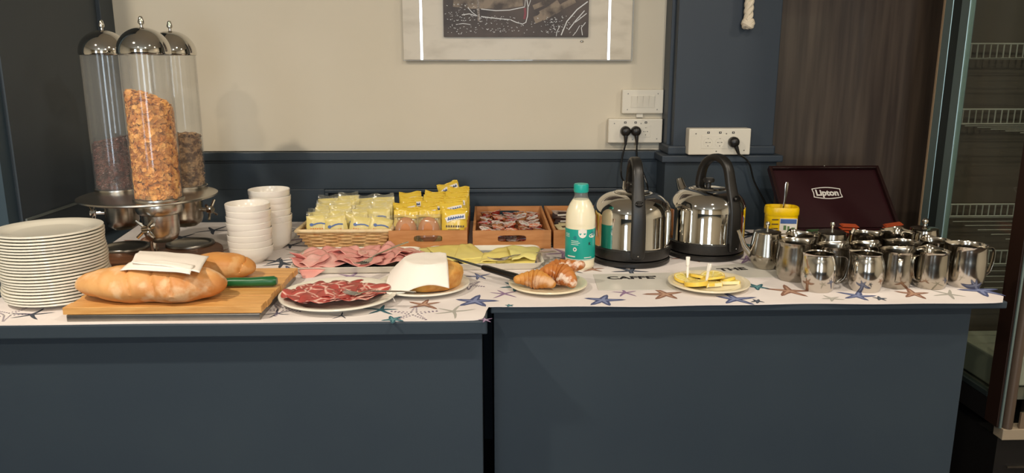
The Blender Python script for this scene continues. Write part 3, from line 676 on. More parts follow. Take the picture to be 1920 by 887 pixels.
# ---------------------------------------------------------------- croissants
GX, GY = .152, 1.908
cream_pl = mat('cream_plate', 'e6d9b8', .2, coat=.3)
solo('side_plate', MB().lathe(plate_profile(.101, .0155), 52), cream_pl, 'round cream plate holding three sugared croissants', 'plate', loc=(GX, GY, ZC))
def croissant(label, c, rot, R, rad, span, mt, seed):
    mb = MB(); nu, nv = 90, 20
    def fn(u, v):
        a = (u - .5) * span; k = 1 - abs(2 * u - 1); seg = k * 4.5; fr = seg - math.floor(seg)
        r = rad * (.30 + .70 * (math.floor(seg) + fr ** .5 if False else seg) / 4.5) * (1 - .13 * (1 - fr) ** 3) * (1 + .05 * noise.noise(Vector((u * 9, v * 3, seed))))
        if k < .05: r *= (k / .05) ** .5 + .02
        b = 2 * pi * v; rr_ = R + r * cos(b); return (rr_ * sin(a), rr_ * cos(a) - R, r * sin(b) * .92)
    mb.grid(fn, nu, nv); return solo('croissant', mb, mt, label, 'croissant', loc=c, rot=rot, group='croissants on the cream plate')
croissant('golden croissant at the front left of its plate, lowest of three', (GX - .032, GY - .028, ZC + .030), (.1, .05, radians(-18)), .066, .029, 1.75, M['croissant_plain'], 1)
croissant('heavily sugared croissant at the back with its end rising right', (GX + .030, GY + .030, ZC + .040), (-.15, -.22, radians(6)), .078, .031, 1.85, M['croissant'], 2)
croissant('glossy croissant lying across the front right on the other two', (GX + .035, GY - .022, ZC + .040), (.28, .30, radians(-32)), .054, .032, 1.85, M['croissant'], 3)

# ---------------------------------------------------------------- lemons
LX, LY = .568, 1.908
solo('side_plate', MB().lathe(plate_profile(.104, .0155), 52), cream_pl, 'round cream plate holding lemon slices before the THE card', 'plate', loc=(LX, LY, ZC))
def lemon(label, c, rot, R=.031, th=.007, half=False):
    t = thing('lemon_slice', label, 'lemon slice', c, rot=rot, group='lemon slices on the cream plate'); n = 32; k = n // 2 if half else n
    def disc(r0, r1, z0, z1):
        mb = MB(); 
        V = []; N = k + (1 if half else 0)
        for r, z in ((r0, z0), (r1, z0), (r1, z1), (r0, z1)):
            for i in range(N): a = 2 * pi * i / n; V.append((r * cos(a), r * sin(a), z))
        Fc = []
        for q in range(4):
            for i in range(N if not half else N - 1): Fc.append((q * N + i, q * N + (i + 1) % N, ((q + 1) % 4) * N + (i + 1) % N, ((q + 1) % 4) * N + i))
        if half: Fc += [(0, N, 2 * N, 3 * N), (N - 1, 4 * N - 1, 3 * N - 1, 2 * N - 1)]
        return mb.add(V, Fc)
    part('peel', disc(R * .93, R, 0, th), M['peel'], t, label='yellow peel')
    part('pith', disc(R * .84, R * .93, .0002, th - .0002), M['pith'], t)
    fl = MB()
    for s_ in range(4 if half else 8):
        a0 = 2 * pi * s_ / 8 + .07; a1 = 2 * pi * (s_ + 1) / 8 - .07
        P = [(R * .06 * cos((a0 + a1) / 2), R * .06 * sin((a0 + a1) / 2))] + [(R * .82 * cos(a0 + (a1 - a0) * j / 4), R * .82 * sin(a0 + (a1 - a0) * j / 4)) for j in range(5)]
        fl.prism(P, .0006, th - .0003)
    part('flesh', fl, M['lemon'], t, False)
    part('membrane', disc(1e-5, R * .84, .001, th - .001), M['pith'], t)
zz = ZC + .0085
lemon('lemon slice at the far left of the plate, pierced by the left fork', (LX - .055, LY + .018, zz + .004), (.12, .1, 0))
lemon('thick lemon slice at the front left, its bright peel facing out', (LX - .040, LY - .030, zz + .003), (-.15, .1, 1), .030, .011)
lemon('lemon slice at the back left, behind the right fork', (LX - .012, LY + .030, zz + .006), (.2, .1, 2))
lemon('lemon slice at the back right of the pile', (LX + .022, LY + .040, zz + .003), (.1, -.15, .4))
lemon('largest lemon slice lying on top in the middle', (LX + .010, LY - .002, zz + .011), (-.25, .12, .9), .031, .006)
lemon('lemon slice leaning at the right with pale face up', (LX + .048, LY + .004, zz + .004), (-.25, .2, 1.4), .023)
lemon('halved lemon slice at the front right, cut edge towards the camera', (LX + .050, LY - .020, zz), (0, 0, .05), .026, .010, True)
lemon('small lemon wedge at the front centre of the plate', (LX + .004, LY - .040, zz), (0, 0, .2), .022, .011, True)
lemon('lemon slice lying beside the front centre wedge', (LX - .008, LY - .020, zz + .001), (-.1, 0, .3), .024, .007)
def pick(label, base, top):
    base, top = Vector(base), Vector(top); t = thing('plastic_fork', label, 'fork', base, group='small white plastic forks'); d = top - base; L = d.length
    q = d.to_track_quat('Z', 'X'); t.rotation_euler = q.to_euler()
    part('handle', MB().sweep([(0, 0, L * .55), (0, 0, L * .62), (0, 0, L * .98), (0, 0, L)], [.0025, .0045, .0058, .005], [.0042] * 4, (0, 1, 0), 8), M['porcw'], t)
    part('tines', MB().sweep([(0, 0, 0), (0, 0, L * .3), (0, 0, L * .56)], [.002, .0035, .0028], [.0028] * 3, (0, 1, 0), 8), M['porcw'], t)
pick('small white plastic fork standing at the left of the lemons', (LX - .052, LY + .014, zz + .010), aty(1290, 482, 1.95)); pick('small white plastic fork standing in the middle of the lemons', (LX - .014, LY - .026, zz + .010), aty(1331, 494, 1.89))

# ---------------------------------------------------------------- milk bottle
t = thing('milk_bottle', 'plastic milk bottle with turquoise cap and label beside the left kettle', 'bottle', (.258, 2.112, ZC))
mp_ = [(1e-5, .003), (.028, .002), (.036, .0), (.0405, .005), (.0415, .012), (.0405, .020), (.0415, .026), (.0412, .030), (.0412, .115), (.0418, .118), (.0405, .122), (.0418, .127), (.0412, .133), (.041, .150), (.038, .166), (.030, .184), (.022, .196), (.0185, .204), (.0178, .222)]
part('milk', MB().lathe([(max(r - .0001, 1e-5), z) for r, z in mp_ if z < .190] + [(.0225, .195), (1e-5, .1955)], 48), M['milk'], t, label='cream coloured milk inside')
part('body', MB().lathe([(.0228, .1945)] + [p for p in mp_ if p[1] > .195], 48), glassy('bottle_plastic', (.97, .98, .97, 1), ior=1.4, rough=.08, cloud=.10, cloudcol=(.85, .88, .85, 1)), t)
part('cap', MB().lathe([(.0195, .215), (.0205, .218), (.0205, .235), (.019, .238), (1e-5, .2385)], 36, (0, 0), lambda p, a, r, z: p), M['teal'], t, label='turquoise screw cap')
lab = MB().lathe([(.0418, .029), (.0421, .030), (.0421, .115), (.0418, .116)], 48); lb = part('label', lab, M['teall'], t, label='turquoise printed label')
def arcpatch(mb, r, a0, a1, z0, z1, n=10):
    V = []; 
    for i in range(n + 1):
        a = a0 + (a1 - a0) * i / n; V += [(r * cos(a), r * sin(a), z0), (r * cos(a), r * sin(a), z1)]
    mb.add(V, [(2 * i, 2 * i + 2, 2 * i + 3, 2 * i + 1) for i in range(n)])
def arcblob(mb, r, ac, zc_, ra, rz_, n=16):
    V = [(r * cos(ac), r * sin(ac), zc_)] + [(r * cos(ac + ra * cos(2 * pi * i / n)), r * sin(ac + ra * cos(2 * pi * i / n)), zc_ + rz_ * sin(2 * pi * i / n)) for i in range(n)]
    mb.add(V, [(0, 1 + i, 1 + (i + 1) % n) for i in range(n)])
pw = MB(); fr_ = radians(-95); arcblob(pw, .0423, fr_ + .12, .106, .28, .013); arcpatch(pw, .0423, fr_ - .16, fr_ + .40, .106, .1155)
for k in range(3): arcpatch(pw, .0423, fr_ - .65, fr_ - .15 + .1 * (k % 2), .083 - k * .005, .0845 - k * .005)
for k in range(3): arcpatch(pw, .0423, fr_ - 1.2, fr_ - .8, .102 - k * .004, .1032 - k * .004)
arcpatch(pw, .0423, fr_ - .95, fr_ - .35, .038, .041); arcpatch(pw, .0423, fr_ + .25, fr_ + .8, .036, .038); arcpatch(pw, .0423, -pi * 1.0, 0, .0300, .0318, 24)
arcblob(pw, .0423, fr_ - .38, .060, .13, .0060); arcblob(pw, .0423, fr_ + .85, .098, .28, .006)
part('label_print', pw, M['pwhite'], lb, False, kind='stuff')
pd = MB(); arcblob(pd, .0424, fr_ - .38, .060, .06, .003); arcblob(pd, .0424, fr_ - .38, .093, .12, .0055); arcblob(pd, .0424, fr_ + .95, .104, .25, .005)
part('label_print', pd, M['teald'], lb, False, kind='stuff')
km = text_mesh('K', .011, .0004, .0001); km.materials.append(M['pblack']); ka = fr_ + .62
part('label_print', km, None, lb, loc=(.0428 * cos(ka), .0428 * sin(ka), .076), rot=(pi / 2, 0, ka + pi / 2), label='dark letter on the label')

# ---------------------------------------------------------------- kettles
def kettle(label, loc, hang_, spout):
    t = thing('electric_kettle', label, 'kettle', loc)
    part('power_base', MB().lathe([(1e-5, 0), (.110, 0), (.114, .004), (.114, .012), (.110, .016), (1e-5, .017)], 56), M['black'], t)
    part('lower_ring', MB().lathe([(.104, .017), (.112, .021), (.1145, .030), (.1145, .048), (.1125, .0505), (.10, .051)], 56), M['black'], t)
    pr = [(.1125, .051), (.1135, .0525), (.1125, .055), (.1125, .140)]
    pr += [(.050 + .0625 * cos(a), .140 + .060 * sin(a)) for a in [k * pi / 2 / 12 for k in range(1, 13)]]
    part('body', MB().lathe(pr + [(.049, .1995), (1e-5, .200)], 72), M['chrome'], t)
    ld = part('lid', MB().lathe([(.052, .2005), (.050, .2035), (.046, .205), (.02, .2065), (1e-5, .2065)], 48), M['chrome'], t)
    part('lid_knob', MB().lathe([(.008, .205), (.008, .216), (.016, .219), (.018, .226), (.014, .231), (1e-5, .232)], 24), M['black'], ld, label='black lid knob')
    d = Vector((cos(hang_), sin(hang_), 0)); bn = Vector((-sin(hang_), cos(hang_), 0))
    H = [(.1165, .026), (.1185, .045), (.1175, .12), (.1150, .150), (.1050, .182), (.0925, .212), (.0840, .245), (.0780, .268), (.0640, .286), (.0420, .296), (.0180, .2955), (-.0050, .286), (-.0220, .268), (-.0300, .248), (-.0340, .220), (-.0360, .200)]
    path = [d * r + Vector((0, 0, z)) for r, z in H]
    for k in range(16): pass
    part('handle', MB().sweep(path, [.020, .0215, .021, .0205, .019, .0175, .0165, .0155, .0155, .0155, .0155, .0155, .015, .015, .016, .017], [.0045, .007, .007, .008, .0095, .0105, .0105, .011, .0115, .0115, .0115, .011, .0105, .010, .010, .010], bn, 16, .65), M['black'], t, sub=1, label='black strap handle')
    bp_ = d * .1130 + Vector((0, 0, .196)); q = Vector((.8 * d.x, .8 * d.y, .6)).to_track_quat('Z', 'Y').to_matrix().to_4x4()
    part('switch_button', MB().lathe([(.0085, .0), (.0085, .004), (.007, .0055), (1e-5, .0055)], 24, (0, 0), None, Matrix.Translation(d * .1165 + Vector((0, 0, .185))) @ q @ Matrix.Diagonal((1.3, 1, 1, 1))), M['blackg'], t)
    part('indicator', MB().ball(d * .1262 + Vector((0, 0, .040)), .0022, 8, 6), M['steel2'], t)
    sd = Vector((cos(spout), sin(spout), 0)); part('spout', MB().tube([sd * .085 + Vector((0, 0, .155)), sd * .115 + Vector((0, 0, .185)), sd * .126 + Vector((0, 0, .208)), sd * .128 + Vector((0, 0, .212))], [.020, .015, .011, .0105], 18), M['chrome'], t)
    return t
kettle('polished steel electric kettle standing right behind the milk bottle', (.4165, 2.194, ZC), radians(-91), radians(88))
kettle('polished steel electric kettle on the right, nearer the steel jugs', (.656, 2.262, ZC), radians(-62), radians(118))

# ---------------------------------------------------------------- basket with rusks
BX0, BX1, BY0, BY1, BH = -.592, -.303, 2.355, 2.66, .052
t = thing('wicker_basket', 'pale wicker basket filled with small yellow packets', 'basket', ((BX0 + BX1) / 2, (BY0 + BY1) / 2, ZC)); W2, D2 = (BX1 - BX0) / 2, (BY1 - BY0) / 2
wv = MB(); nst = 9
def bask_pt(u, k):            # u around 0..4, k height 0..1
    s = .82 + .18 * k; c = [(-W2, -D2), (W2, -D2), (W2, D2), (-W2, D2), (-W2, -D2)]; i = min(int(u), 3); f = u - i
    return Vector(((c[i][0] * (1 - f) + c[i + 1][0] * f) * s, (c[i][1] * (1 - f) + c[i + 1][1] * f) * s, .003 + BH * k))
for r_ in range(nst):
    k = (r_ + .5) / nst; P = []
    for i in range(97):
        u = 4 * i / 96 * .9999; p = bask_pt(u, k); n_ = [Vector((0, -1, 0)), Vector((1, 0, 0)), Vector((0, 1, 0)), Vector((-1, 0, 0))][min(int(u), 3)]
        p += n_ * .0028 * (1 if (r_ % 2) else -1) * cos(u * 6 * pi); P.append(p)
    wv.tube(P, .0027, 6)
part('weave', wv, M['wicker'], t, kind='stuff')
for i in range(24):
    u = 4 * (i + .5) / 24; part('stake', MB().tube([bask_pt(u, 0), bask_pt(u, 1)], .0024, 6), M['wicker'], t)
part('base', MB().box(-W2 * .82, W2 * .82, -D2 * .82, D2 * .82, 0, .004), M['wicker'], t, False)
rimp = [bask_pt(4 * i / 64 * .9999, 1.04) for i in range(65)]; part('rim', MB().tube(rimp, .0058, 10), mat('wicker_rim', 'e6cfa4', .6, c2='d9bb88', scale=40), t, label='pale thick rim')
liner = MB().box(-W2 * .84, W2 * .84, -D2 * .84, D2 * .84, .004, .006)
# packet prototype
def pillow(w_, h_, t_, nu=10, nv=12, seed=0, crimp=.1):
    mb = MB()
    for sgn in (-1, 1):
        def fn(u, v):
            e = (max(0, 1 - (2 * u - 1) ** 4) * max(0, 1 - abs((2 * v - 1)) ** 5)) ** .6
            return ((u - .5) * w_ * (1 - .02 * sin(v * 9)), sgn * (t_ / 2 * e + .0004) + .0012 * noise.noise(Vector((u * 4 + seed, v * 4, sgn))), v * h_)
        mb.grid(fn, nu, nv) if sgn > 0 else mb.grid(lambda u, v: fn(1 - u, v), nu, nv)
    return mb
def crinkle(w_, z0, h_, seed=0):
    mb = MB(); mb.grid(lambda u, v: ((u - .5) * w_, .0025 * sin(u * 19 + seed) * v + .004 * noise.noise(Vector((u * 5, v * 3, seed))), z0 + h_ * v + .003 * sin(u * 7 + seed) * v), 18, 4); return mb
def stroke(mb, pts, w_, y):
    P = [Vector((p[0], y, p[1])) for p in pts]; V = []
    for i, p in enumerate(P):
        tt = (P[min(i + 1, len(P) - 1)] - P[max(i - 1, 0)]).normalized(); n_ = Vector((-tt.z, 0, tt.x)) * w_ / 2; V += [p - n_, p + n_]
    mb.add(V, [(2 * i, 2 * i + 2, 2 * i + 3, 2 * i + 1) for i in range(len(P) - 1)])
def blob(mb, cx, cz, rx, rz_, y, n=14):
    mb.add([(cx, y, cz)] + [(cx + rx * cos(-2 * pi * i / n), y, cz + rz_ * sin(-2 * pi * i / n)) for i in range(n)], [(0, 1 + i, 1 + (i + 1) % n) for i in range(n)])
PW, PH = .070, .080
proto = thing('rusk_packet', 'x', 'packet', (0, 0, 0))
part('wrapper', pillow(PW, PH, .013), M['rusk'], proto)
part('clear_seal', crinkle(PW * .96, PH - .002, .013, 1), M['film'], proto, label='clear crinkled film end')
pr_ = MB(); stroke(pr_, [(-.012, .052), (.0, .0555), (.012, .056), (.024, .053)], .0040, -.0086); blob(pr_, -.018, .052, .006, .005, -.0088); part('print', pr_, M['pblue'], proto, False, label='blue printed mark')
pr2 = MB(); [stroke(pr2, [(-.022 + .007 * k, .033), (-.020 + .007 * k, .041)], .0032, -.0086) for k in range(6)]; stroke(pr2, [(-.024, .031), (0, .029), (.02, .031)], .0018, -.0086); blob(pr2, .004, .018, .018, .007, -.0088); part('print', pr2, M['porange'], proto, False, label='orange printed lettering and picture')
rowsN = 7; first = True; rnd = random.Random(5)
for r_ in range(rowsN):
    nc = 4 if r_ != 0 else 4
    for c_ in range(nc):
        x = BX0 + .052 + c_ * (.289 - .104) / (nc - 1) + rnd.uniform(-.004, .004) + .004; y = BY0 + .042 + r_ * .034 + rnd.uniform(-.003, .003)
        hz = ZC + .012 + rnd.uniform(-.003, .006) + (.010 if c_ in (1, 3) else 0) * (r_ > 0) + .0035 * r_
        rot = (radians(-16 + rnd.uniform(-5, 5)), radians((-2, -10, 9, 14)[c_] if r_ == 0 else rnd.uniform(-7, 7)), rnd.uniform(-.12, .12))
        lb_ = 'pale yellow packet in the wicker basket, %s row, %s from the left' % (('front', 'second', 'third', 'fourth', 'fifth', 'sixth', 'back')[r_], ('first', 'second', 'third', 'last')[c_])
        if first: proto.location = (x, y, hz); proto.rotation_euler = rot; proto['label'] = lb_; proto['group'] = 'yellow packets in the wicker basket'; first = False
        else: dup(proto, (x, y, hz), rot, lb_, 'yellow packets in the wicker basket')

# ---------------------------------------------------------------- wooden boxes with contents
def slot_board(w_, h_, th, sw, sh, cz):
    """board in XZ plane, thickness along +Y, with a rounded hand slot"""
    angs = sorted(set([2 * pi * i / 40 for i in range(40)] + [math.atan2(sz, sx) % (2 * pi) for sx, sz in ((w_ / 2, h_ - cz), (-w_ / 2, h_ - cz), (-w_ / 2, -cz), (w_ / 2, -cz))])); O = []; I = []
    r = sh * .42
    for a in angs:
        ca, sa = cos(a), sin(a)
        t1 = min([v for v in ((w_ / 2) / abs(ca) if abs(ca) > 1e-6 else 9, ((h_ - cz) if sa > 0 else cz) / abs(sa) if abs(sa) > 1e-6 else 9)])
        O.append((ca * t1, cz + sa * t1))
        sx = sw / 2 * math.copysign(min(1, abs(ca) ** .35), ca); sz_ = sh / 2 * math.copysign(min(1, abs(sa) ** .5), sa); I.append((sx, cz + sz_))
    n = len(angs); V = [(x, 0, z) for x, z in O] + [(x, 0, z) for x, z in I] + [(x, th, z) for x, z in O] + [(x, th, z) for x, z in I]; Fc = []
    for i in range(n):
        j = (i + 1) % n; Fc += [(i, j, n + j, n + i), (2 * n + j, 2 * n + i, 3 * n + i, 3 * n + j), (n + i, n + j, 3 * n + j, 3 * n + i), (j, i, 2 * n + i, 2 * n + j)]
    return MB().add(V, Fc)
TW, TD, TH = .243, .43, .058
def tray(label, x0, y0):
    t = thing('wooden_tray', label, 'tray', (x0 + TW / 2, y0, ZC), group='wooden trays along the wall'); h = TH
    part('front_board', slot_board(TW, h, .009, .088, .0215, h * .56), M['traywood'], t, False)
    part('back_board', slot_board(TW, h, .009, .088, .0215, h * .56), M['traywood'], t, False, loc=(0, TD - .009, 0))
    for s_ in (-1, 1): part('side_board', MB().box(s_ * (TW / 2 - .004) - .004, s_ * (TW / 2 - .004) + .004, .0092, TD - .0092, .0, h), M['traywood'], t, False, .0008)
    part('bottom_board', MB().box(-TW / 2 + .009, TW / 2 - .009, .0092, TD - .0092, .001, .005), M['traywood'], t, False)
    return t
tray('wooden tray of yellow wrapped brioches, beside the wicker basket', -.308, 2.345)
tray('wooden tray of small jam cups, in the middle behind the cheese', -.048, 2.338)
tray('wooden tray half hidden behind the milk bottle and left kettle', .203, 2.338)
# brioche packs
def brioche(label, loc, rot, clear, first=[None, None]):
    i = 0 if clear else 1
    if first[i]: return dup(first[i], loc, rot, label, 'brioche packs in the left tray')
    t = thing('brioche_pack', label, 'packet', loc, group='brioche packs in the left tray', rot=rot); w_, h_ = .078, .105
    if clear:
        def bf(p): return p * (1 + .06 * noise.noise(p * 60))
        part('bun', MB().ball((0, -.003, .044), (.034, .014, .041), 24, 14, lambda p: Vector((p.x, p.y * (1 - .25 * math.exp(-((p.z + .010 + .3 * p.x) / .003) ** 2)), p.z))), M['bun'], t)
        part('film', pillow(w_, h_ - .012, .030), M['film'], t, label='clear front film')
        part('yellow_top', MB().grid(lambda u, v: ((u - .5) * w_ * 1.0, .004 + .003 * sin(u * 11) * v, h_ - .022 + .024 * v + .003 * sin(u * 6)), 14, 5), M['yellow'], t, solid=.001)
        part('yellow_back', MB().grid(lambda u, v: ((u - .5) * w_, .0165 + .002 * sin(u * 7), .003 + (h_ - .014) * v), 8, 5), M['yellow'], t, solid=.001)
    else:
        part('wrapper', pillow(w_, h_, .024, seed=3), M['yellow'], t); part('seal', crinkle(w_ * .98, h_ - .002, .008, 2), M['yellow'], t)
        a = MB(); stroke(a, [(-.026, h_ - .032), (-.008, h_ - .023), (.012, h_ - .020), (.034, h_ - .018)], .016, -.0145); part('print', a, M['pwhite'], t, False)
        a = MB(); [stroke(a, [(-.020 + k * .0075, h_ - .032 + .0016 * k), (-.0165 + k * .0075, h_ - .022 + .0012 * k)], .0038, -.0150) for k in range(7)]; stroke(a, [(-.018, h_ - .029), (.010, h_ - .022), (.030, h_ - .020)], .004, -.0150); part('print', a, M['pblue'], t, False, label='blue printed lettering')
        a = MB(); [stroke(a, [(-.026 + k * .0075, h_ - .050), (-.0215 + k * .0075, h_ - .050)], .006, -.0145) for k in range(8)]; stroke(a, [(-.02, h_ - .060), (.018, h_ - .060)], .0012, -.0145); part('print', a, M['pdark'], t, False)
        a = MB(); blob(a, .008, .012, .024, .014, -.0146); part('print', a, M['bun'], t, False, label='printed brioche picture')
        a = MB(); blob(a, .012, .014, .011, .007, -.0150); part('print', a, M['pred'], t, False)
    first[i] = t; return t
bz = ZC + .007
brioche('clear pack showing a brown bun, front left of the left tray', (-.260, 2.385, bz), (radians(-14), .03, .05), True)
brioche('clear pack showing a brown bun, front middle of the left tray', (-.186, 2.388, bz), (radians(-14), -.04, -.03), True)
brioche('yellow brioche pack with picture, front right of the left tray', (-.108, 2.388, bz), (radians(-10), .02, 0), False)
rest = [('second', 2.45, .002), ('third', 2.515, .006), ('fourth', 2.58, .012), ('back', 2.645, .018)]
for nm, y, dz in rest:
    for side, x in (('left', -.262), ('middle', -.190), ('right', -.108)):
        dzz = dz + (.012 if side == 'right' else -.006 if side == 'left' else 0) - (.004 if side == 'middle' else 0)
        brioche('yellow brioche pack in the left tray, %s row, %s' % (nm, side), (x + random.uniform(-.004, .004), y, bz + dzz), (radians(-14), radians(random.uniform(-9, 9)), random.uniform(-.1, .1)), False)
brioche('yellow brioche pack lying tilted on top at the back right of the left tray', (-.118, 2.700, bz + .046), (radians(-30), radians(-14), .1), False)

# jam cups
foils = []
def cup_proto(lidc, printc, label, loc, rot, bodyc):
    t = thing('jam_cup', label, 'cup', loc, rot=rot, group='jam cups in the middle tray')
    part('cup', MB().lathe([(1e-5, 0), (.013, 0), (.0145, .002), (.0178, .0135), (.0178, .0145)], 18), bodyc, t)
    part('foil_lid', MB().lathe([(.0178, .0138), (.0205, .0142), (.0207, .0150), (1e-5, .0154)], 14, (0, 0), lambda p, a, r, z: Vector((p.x * (1 + .10 * (r > .018) * cos(4 * a) ** 2), p.y * (1 + .10 * (r > .018) * cos(4 * a) ** 2), z + (.0010 * sin(5 * a) if r > .018 else 0)))), lidc, t, label='printed foil lid')
    a = MB(); a.box(-.010, .010, -.004, .007, .0156, .0159); part('lid_print', a, M['pwhite'], t, False)
    a = MB(); a.box(-.008, .008, .000, .004, .0160, .0162); part('lid_print', a, printc, t, False)
    return t
jamb = [mat('jam_amber', 'a8744a', .2, coat=.5), mat('jam_red', '8a2a20', .2, coat=.5)]
lidm = [mat('foil_red', 'b8382e', .3, 0, c2='e0c8bc', scale=70, lo=.5, hi=.6), mat('foil_orange', 'c8643a', .3, 0, c2='e8d6c8', scale=70, lo=.48, hi=.58), mat('foil_white', 'e0d8d0', .3, 0, c2='c4604c', scale=80, lo=.52, hi=.6)]
pn = [M['pblue'], M['porange'], M['pdark']]
protos = [None] * 3; rnd = random.Random(21)
for layer in range(2):
    for r_ in range(9 if layer else 9):
        for c_ in range(5):
            if layer == 0 and r_ > 1: continue                     # lower layer is seen only through the front slot
            x = -.048 + TW / 2 + (c_ - 2) * .0405 + rnd.uniform(-.004, .004); y = 2.338 + .036 + r_ * .0405 + rnd.uniform(-.004, .004)
            z = ZC + (.007 if layer == 0 else .034 + rnd.uniform(-.004, .007)); rot = (rnd.uniform(-.35, .25) * layer, rnd.uniform(-.3, .3) * layer, rnd.uniform(-.6, .6))
            rn = ('front', 'second', 'third', 'fourth', 'fifth', 'sixth', 'seventh', 'eighth', 'back')[r_]; cn = ('first', 'second', 'third', 'fourth', 'last')[c_]
            lb_ = 'jam cup in the middle tray, %s row, %s from the left' % (rn, cn) if layer else 'lower jam cup seen through the tray slot, %s row, %s from left' % (rn, cn)
            k = rnd.randrange(3)
            if protos[k] is None: protos[k] = cup_proto(lidm[k], pn[k], lb_, (x, y, z), rot, jamb[k % 2])
            else: dup(protos[k], (x, y, z), rot, lb_, 'jam cups in the middle tray')
# sachets in the right tray
sm = [mat('sachet_cream', 'cfc39a', .4, c2='b8ab80', scale=50), mat('sachet_dark', '2b1f1c', .35, c2='4a3430', scale=40), mat('sachet_white', 'c9beb4', .4, c2='a08a80', scale=60)]
for i, (x, y, z, k, rx) in enumerate([(.262, 2.40, .030, 0, .1), (.268, 2.44, .034, 0, -.1), (.258, 2.49, .036, 0, .2), (.272, 2.53, .034, 0, .05), (.262, 2.58, .036, 1, .1), (.268, 2.63, .038, 1, -.1), (.262, 2.68, .038, 1, .2), (.266, 2.72, .040, 2, .1), (.335, 2.42, .03, 1, .1), (.335, 2.50, .03, 0, .1), (.335, 2.58, .03, 1, .1), (.335, 2.66, .03, 2, .1)]):
    t = thing('spread_sachet', '%s single-portion pack in the right tray, %s from the front in its %s column' % (('pale yellow', 'dark brown', 'whitish')[k], ('first', 'second', 'third', 'fourth', 'fifth', 'sixth', 'seventh', 'eighth')[i if i < 8 else i - 8], 'left' if i < 8 else 'right'), 'sachet', (x, y, ZC + z), rot=(rx, .1 * sin(i * 3), .3 * sin(i)), group='portion packs in the right tray')
    part('pack', loft([(rr(.060, .042, .006, 3), -.012), (rr(.066, .048, .006, 3), .0), (rr(.070, .052, .004, 3), .001), (rr(.070, .052, .004, 3), .002)]), sm[k], t)
    part('print', MB().box(-.016, .016, -.006, .008, .0022, .0025), M['pdark'] if k != 1 else M['pwhite'], t, False)
part_fill = None

# ---------------------------------------------------------------- steel jugs and teapots
def jug_mesh(prof, spout_a, spout=.014, n=48, zs=.07, H=.095):
    def fn(p, a, r, z):
        k = max(0, cos(a - spout_a)) ** 14 * max(0, (z - zs) / (H - zs)) ** 1.3 if z > zs else 0
        return Vector((p.x + cos(spout_a) * spout * k, p.y + sin(spout_a) * spout * k, z + .004 * k))
    inner = [(max(r - .0012, 1e-4), max(z, .002)) for r, z in reversed(prof)]
    inner[0] = (prof[-1][0] - .0012, prof[-1][1])
    return MB().lathe([(1e-5, 0)] + prof + inner + [(1e-5, .002)], n, (0, 0), fn)
PROF = {
 'bellied': [(.033, 0), (.0345, .002), (.0385, .012), (.0425, .032), (.0435, .05), (.042, .067), (.0375, .083), (.0345, .090), (.0342, .095), (.0352, .0965)],
 'straight': [(.034, 0), (.036, .002), (.041, .016), (.042, .026), (.0405, .06), (.0395, .088), (.0405, .095), (.0415, .0965)],
 'wide': [(.038, 0), (.040, .002), (.0445, .016), (.0465, .034), (.0460, .07), (.0440, .095), (.0455, .107), (.0470, .109)],
 'cone': [(.026, 0), (.030, .003), (.045, .028), (.0475, .040), (.046, .046), (.038, .095), (.036, .104)]}
JM = mat('jug_steel', 'bdb6a9', .12, 1, rvar=.05, scale=25); JMB = mat('jug_steel_brushed', 'b3ac9f', .2, 1, c2='a8a195', scale=8, stretch=(1, 1, 12))
def jug(kind, x, y, spout_a, handle_a, label, lid=False, mt=JM, sc=1.0, ls=None):
    t = thing('steel_teapot' if lid else 'steel_jug', label, 'teapot' if lid else 'jug', (x, y, ZC), group=None); prof = [(r * sc, z * sc) for r, z in PROF[kind]]; H = prof[-1][1]
    part('body', jug_mesh(prof, radians(spout_a), 0 if lid else .014, H=H, zs=H * .72), mt, t)
    ha = radians(handle_a); d = Vector((cos(ha), sin(ha), 0)); bn = Vector((-sin(ha), cos(ha), 0)); R = max(r for r, z in prof)
    rt_ = prof[-1][0]; hp = [(rt_ - .001, H * .90), (rt_ + .012, H * .93), (R + .022, H * .90), (R + .027, H * .80), (R + .025, H * .5), (R + .018, H * .27), (R + .004, H * .22), (R - .0035, H * .23)]
    part('handle', MB().sweep([d * r + Vector((0, 0, z)) for r, z in hp], [.0062] * 8, [.0011] * 8, bn, 10, .8), mt, t, sub=1)
    if lid:
        lp = part('lid', MB().lathe([(rt_ + .0008, H - .001), (rt_ + .001, H + .002), (rt_ * .8, H + .005), (rt_ * .3, H + .008), (1e-5, H + .009)], 40), mt, t)
        kn = [(.003, H + .008), (.0035, H + .016), (.006, H + .020), (.0062, H + .026), (.004, H + .029), (1e-5, H + .0295)] if ls != 'ball' else [(.004, H + .008), (.0035, H + .014)] + [(.0095 * sin(a), H + .0225 - .0095 * cos(a)) for a in [pi * k / 8 for k in range(1, 8)]] + [(1e-5, H + .0325)]
        part('lid_knob', MB().lathe(kn, 18), M['chrome'], lp)
        sa = radians(spout_a); sd = Vector((cos(sa), sin(sa), 0))
        if ls != 'ball': part('spout', MB().tube([sd * (R - .006) + Vector((0, 0, H * .38)), sd * (R + .014) + Vector((0, 0, H * .62)), sd * (R + .026) + Vector((0, 0, H * .92)), sd * (R + .032) + Vector((0, 0, H * 1.04))], [.0105, .008, .0055, .005], 14), mt, t)
    return t
jug('bellied', .836, 1.868, 185, -5, 'shiny bellied steel jug, leftmost in the front row', mt=M['steel'])
jug('bellied', .956, 1.864, 150, 60, 'shiny bellied steel jug, second in the front row', mt=M['steel'])
jug('straight', 1.048, 1.896, 20, 250, 'straight steel jug in the front row with handle toward the camera', mt=JMB)
jug('straight', 1.136, 1.888, 70, 200, 'straight steel jug in the front row beside the tallest right jug, handle left', mt=JM)
jug('wide', 1.234, 1.897, 150, 5, 'widest steel jug at the right end of the counter, handle right', mt=M['steel'])
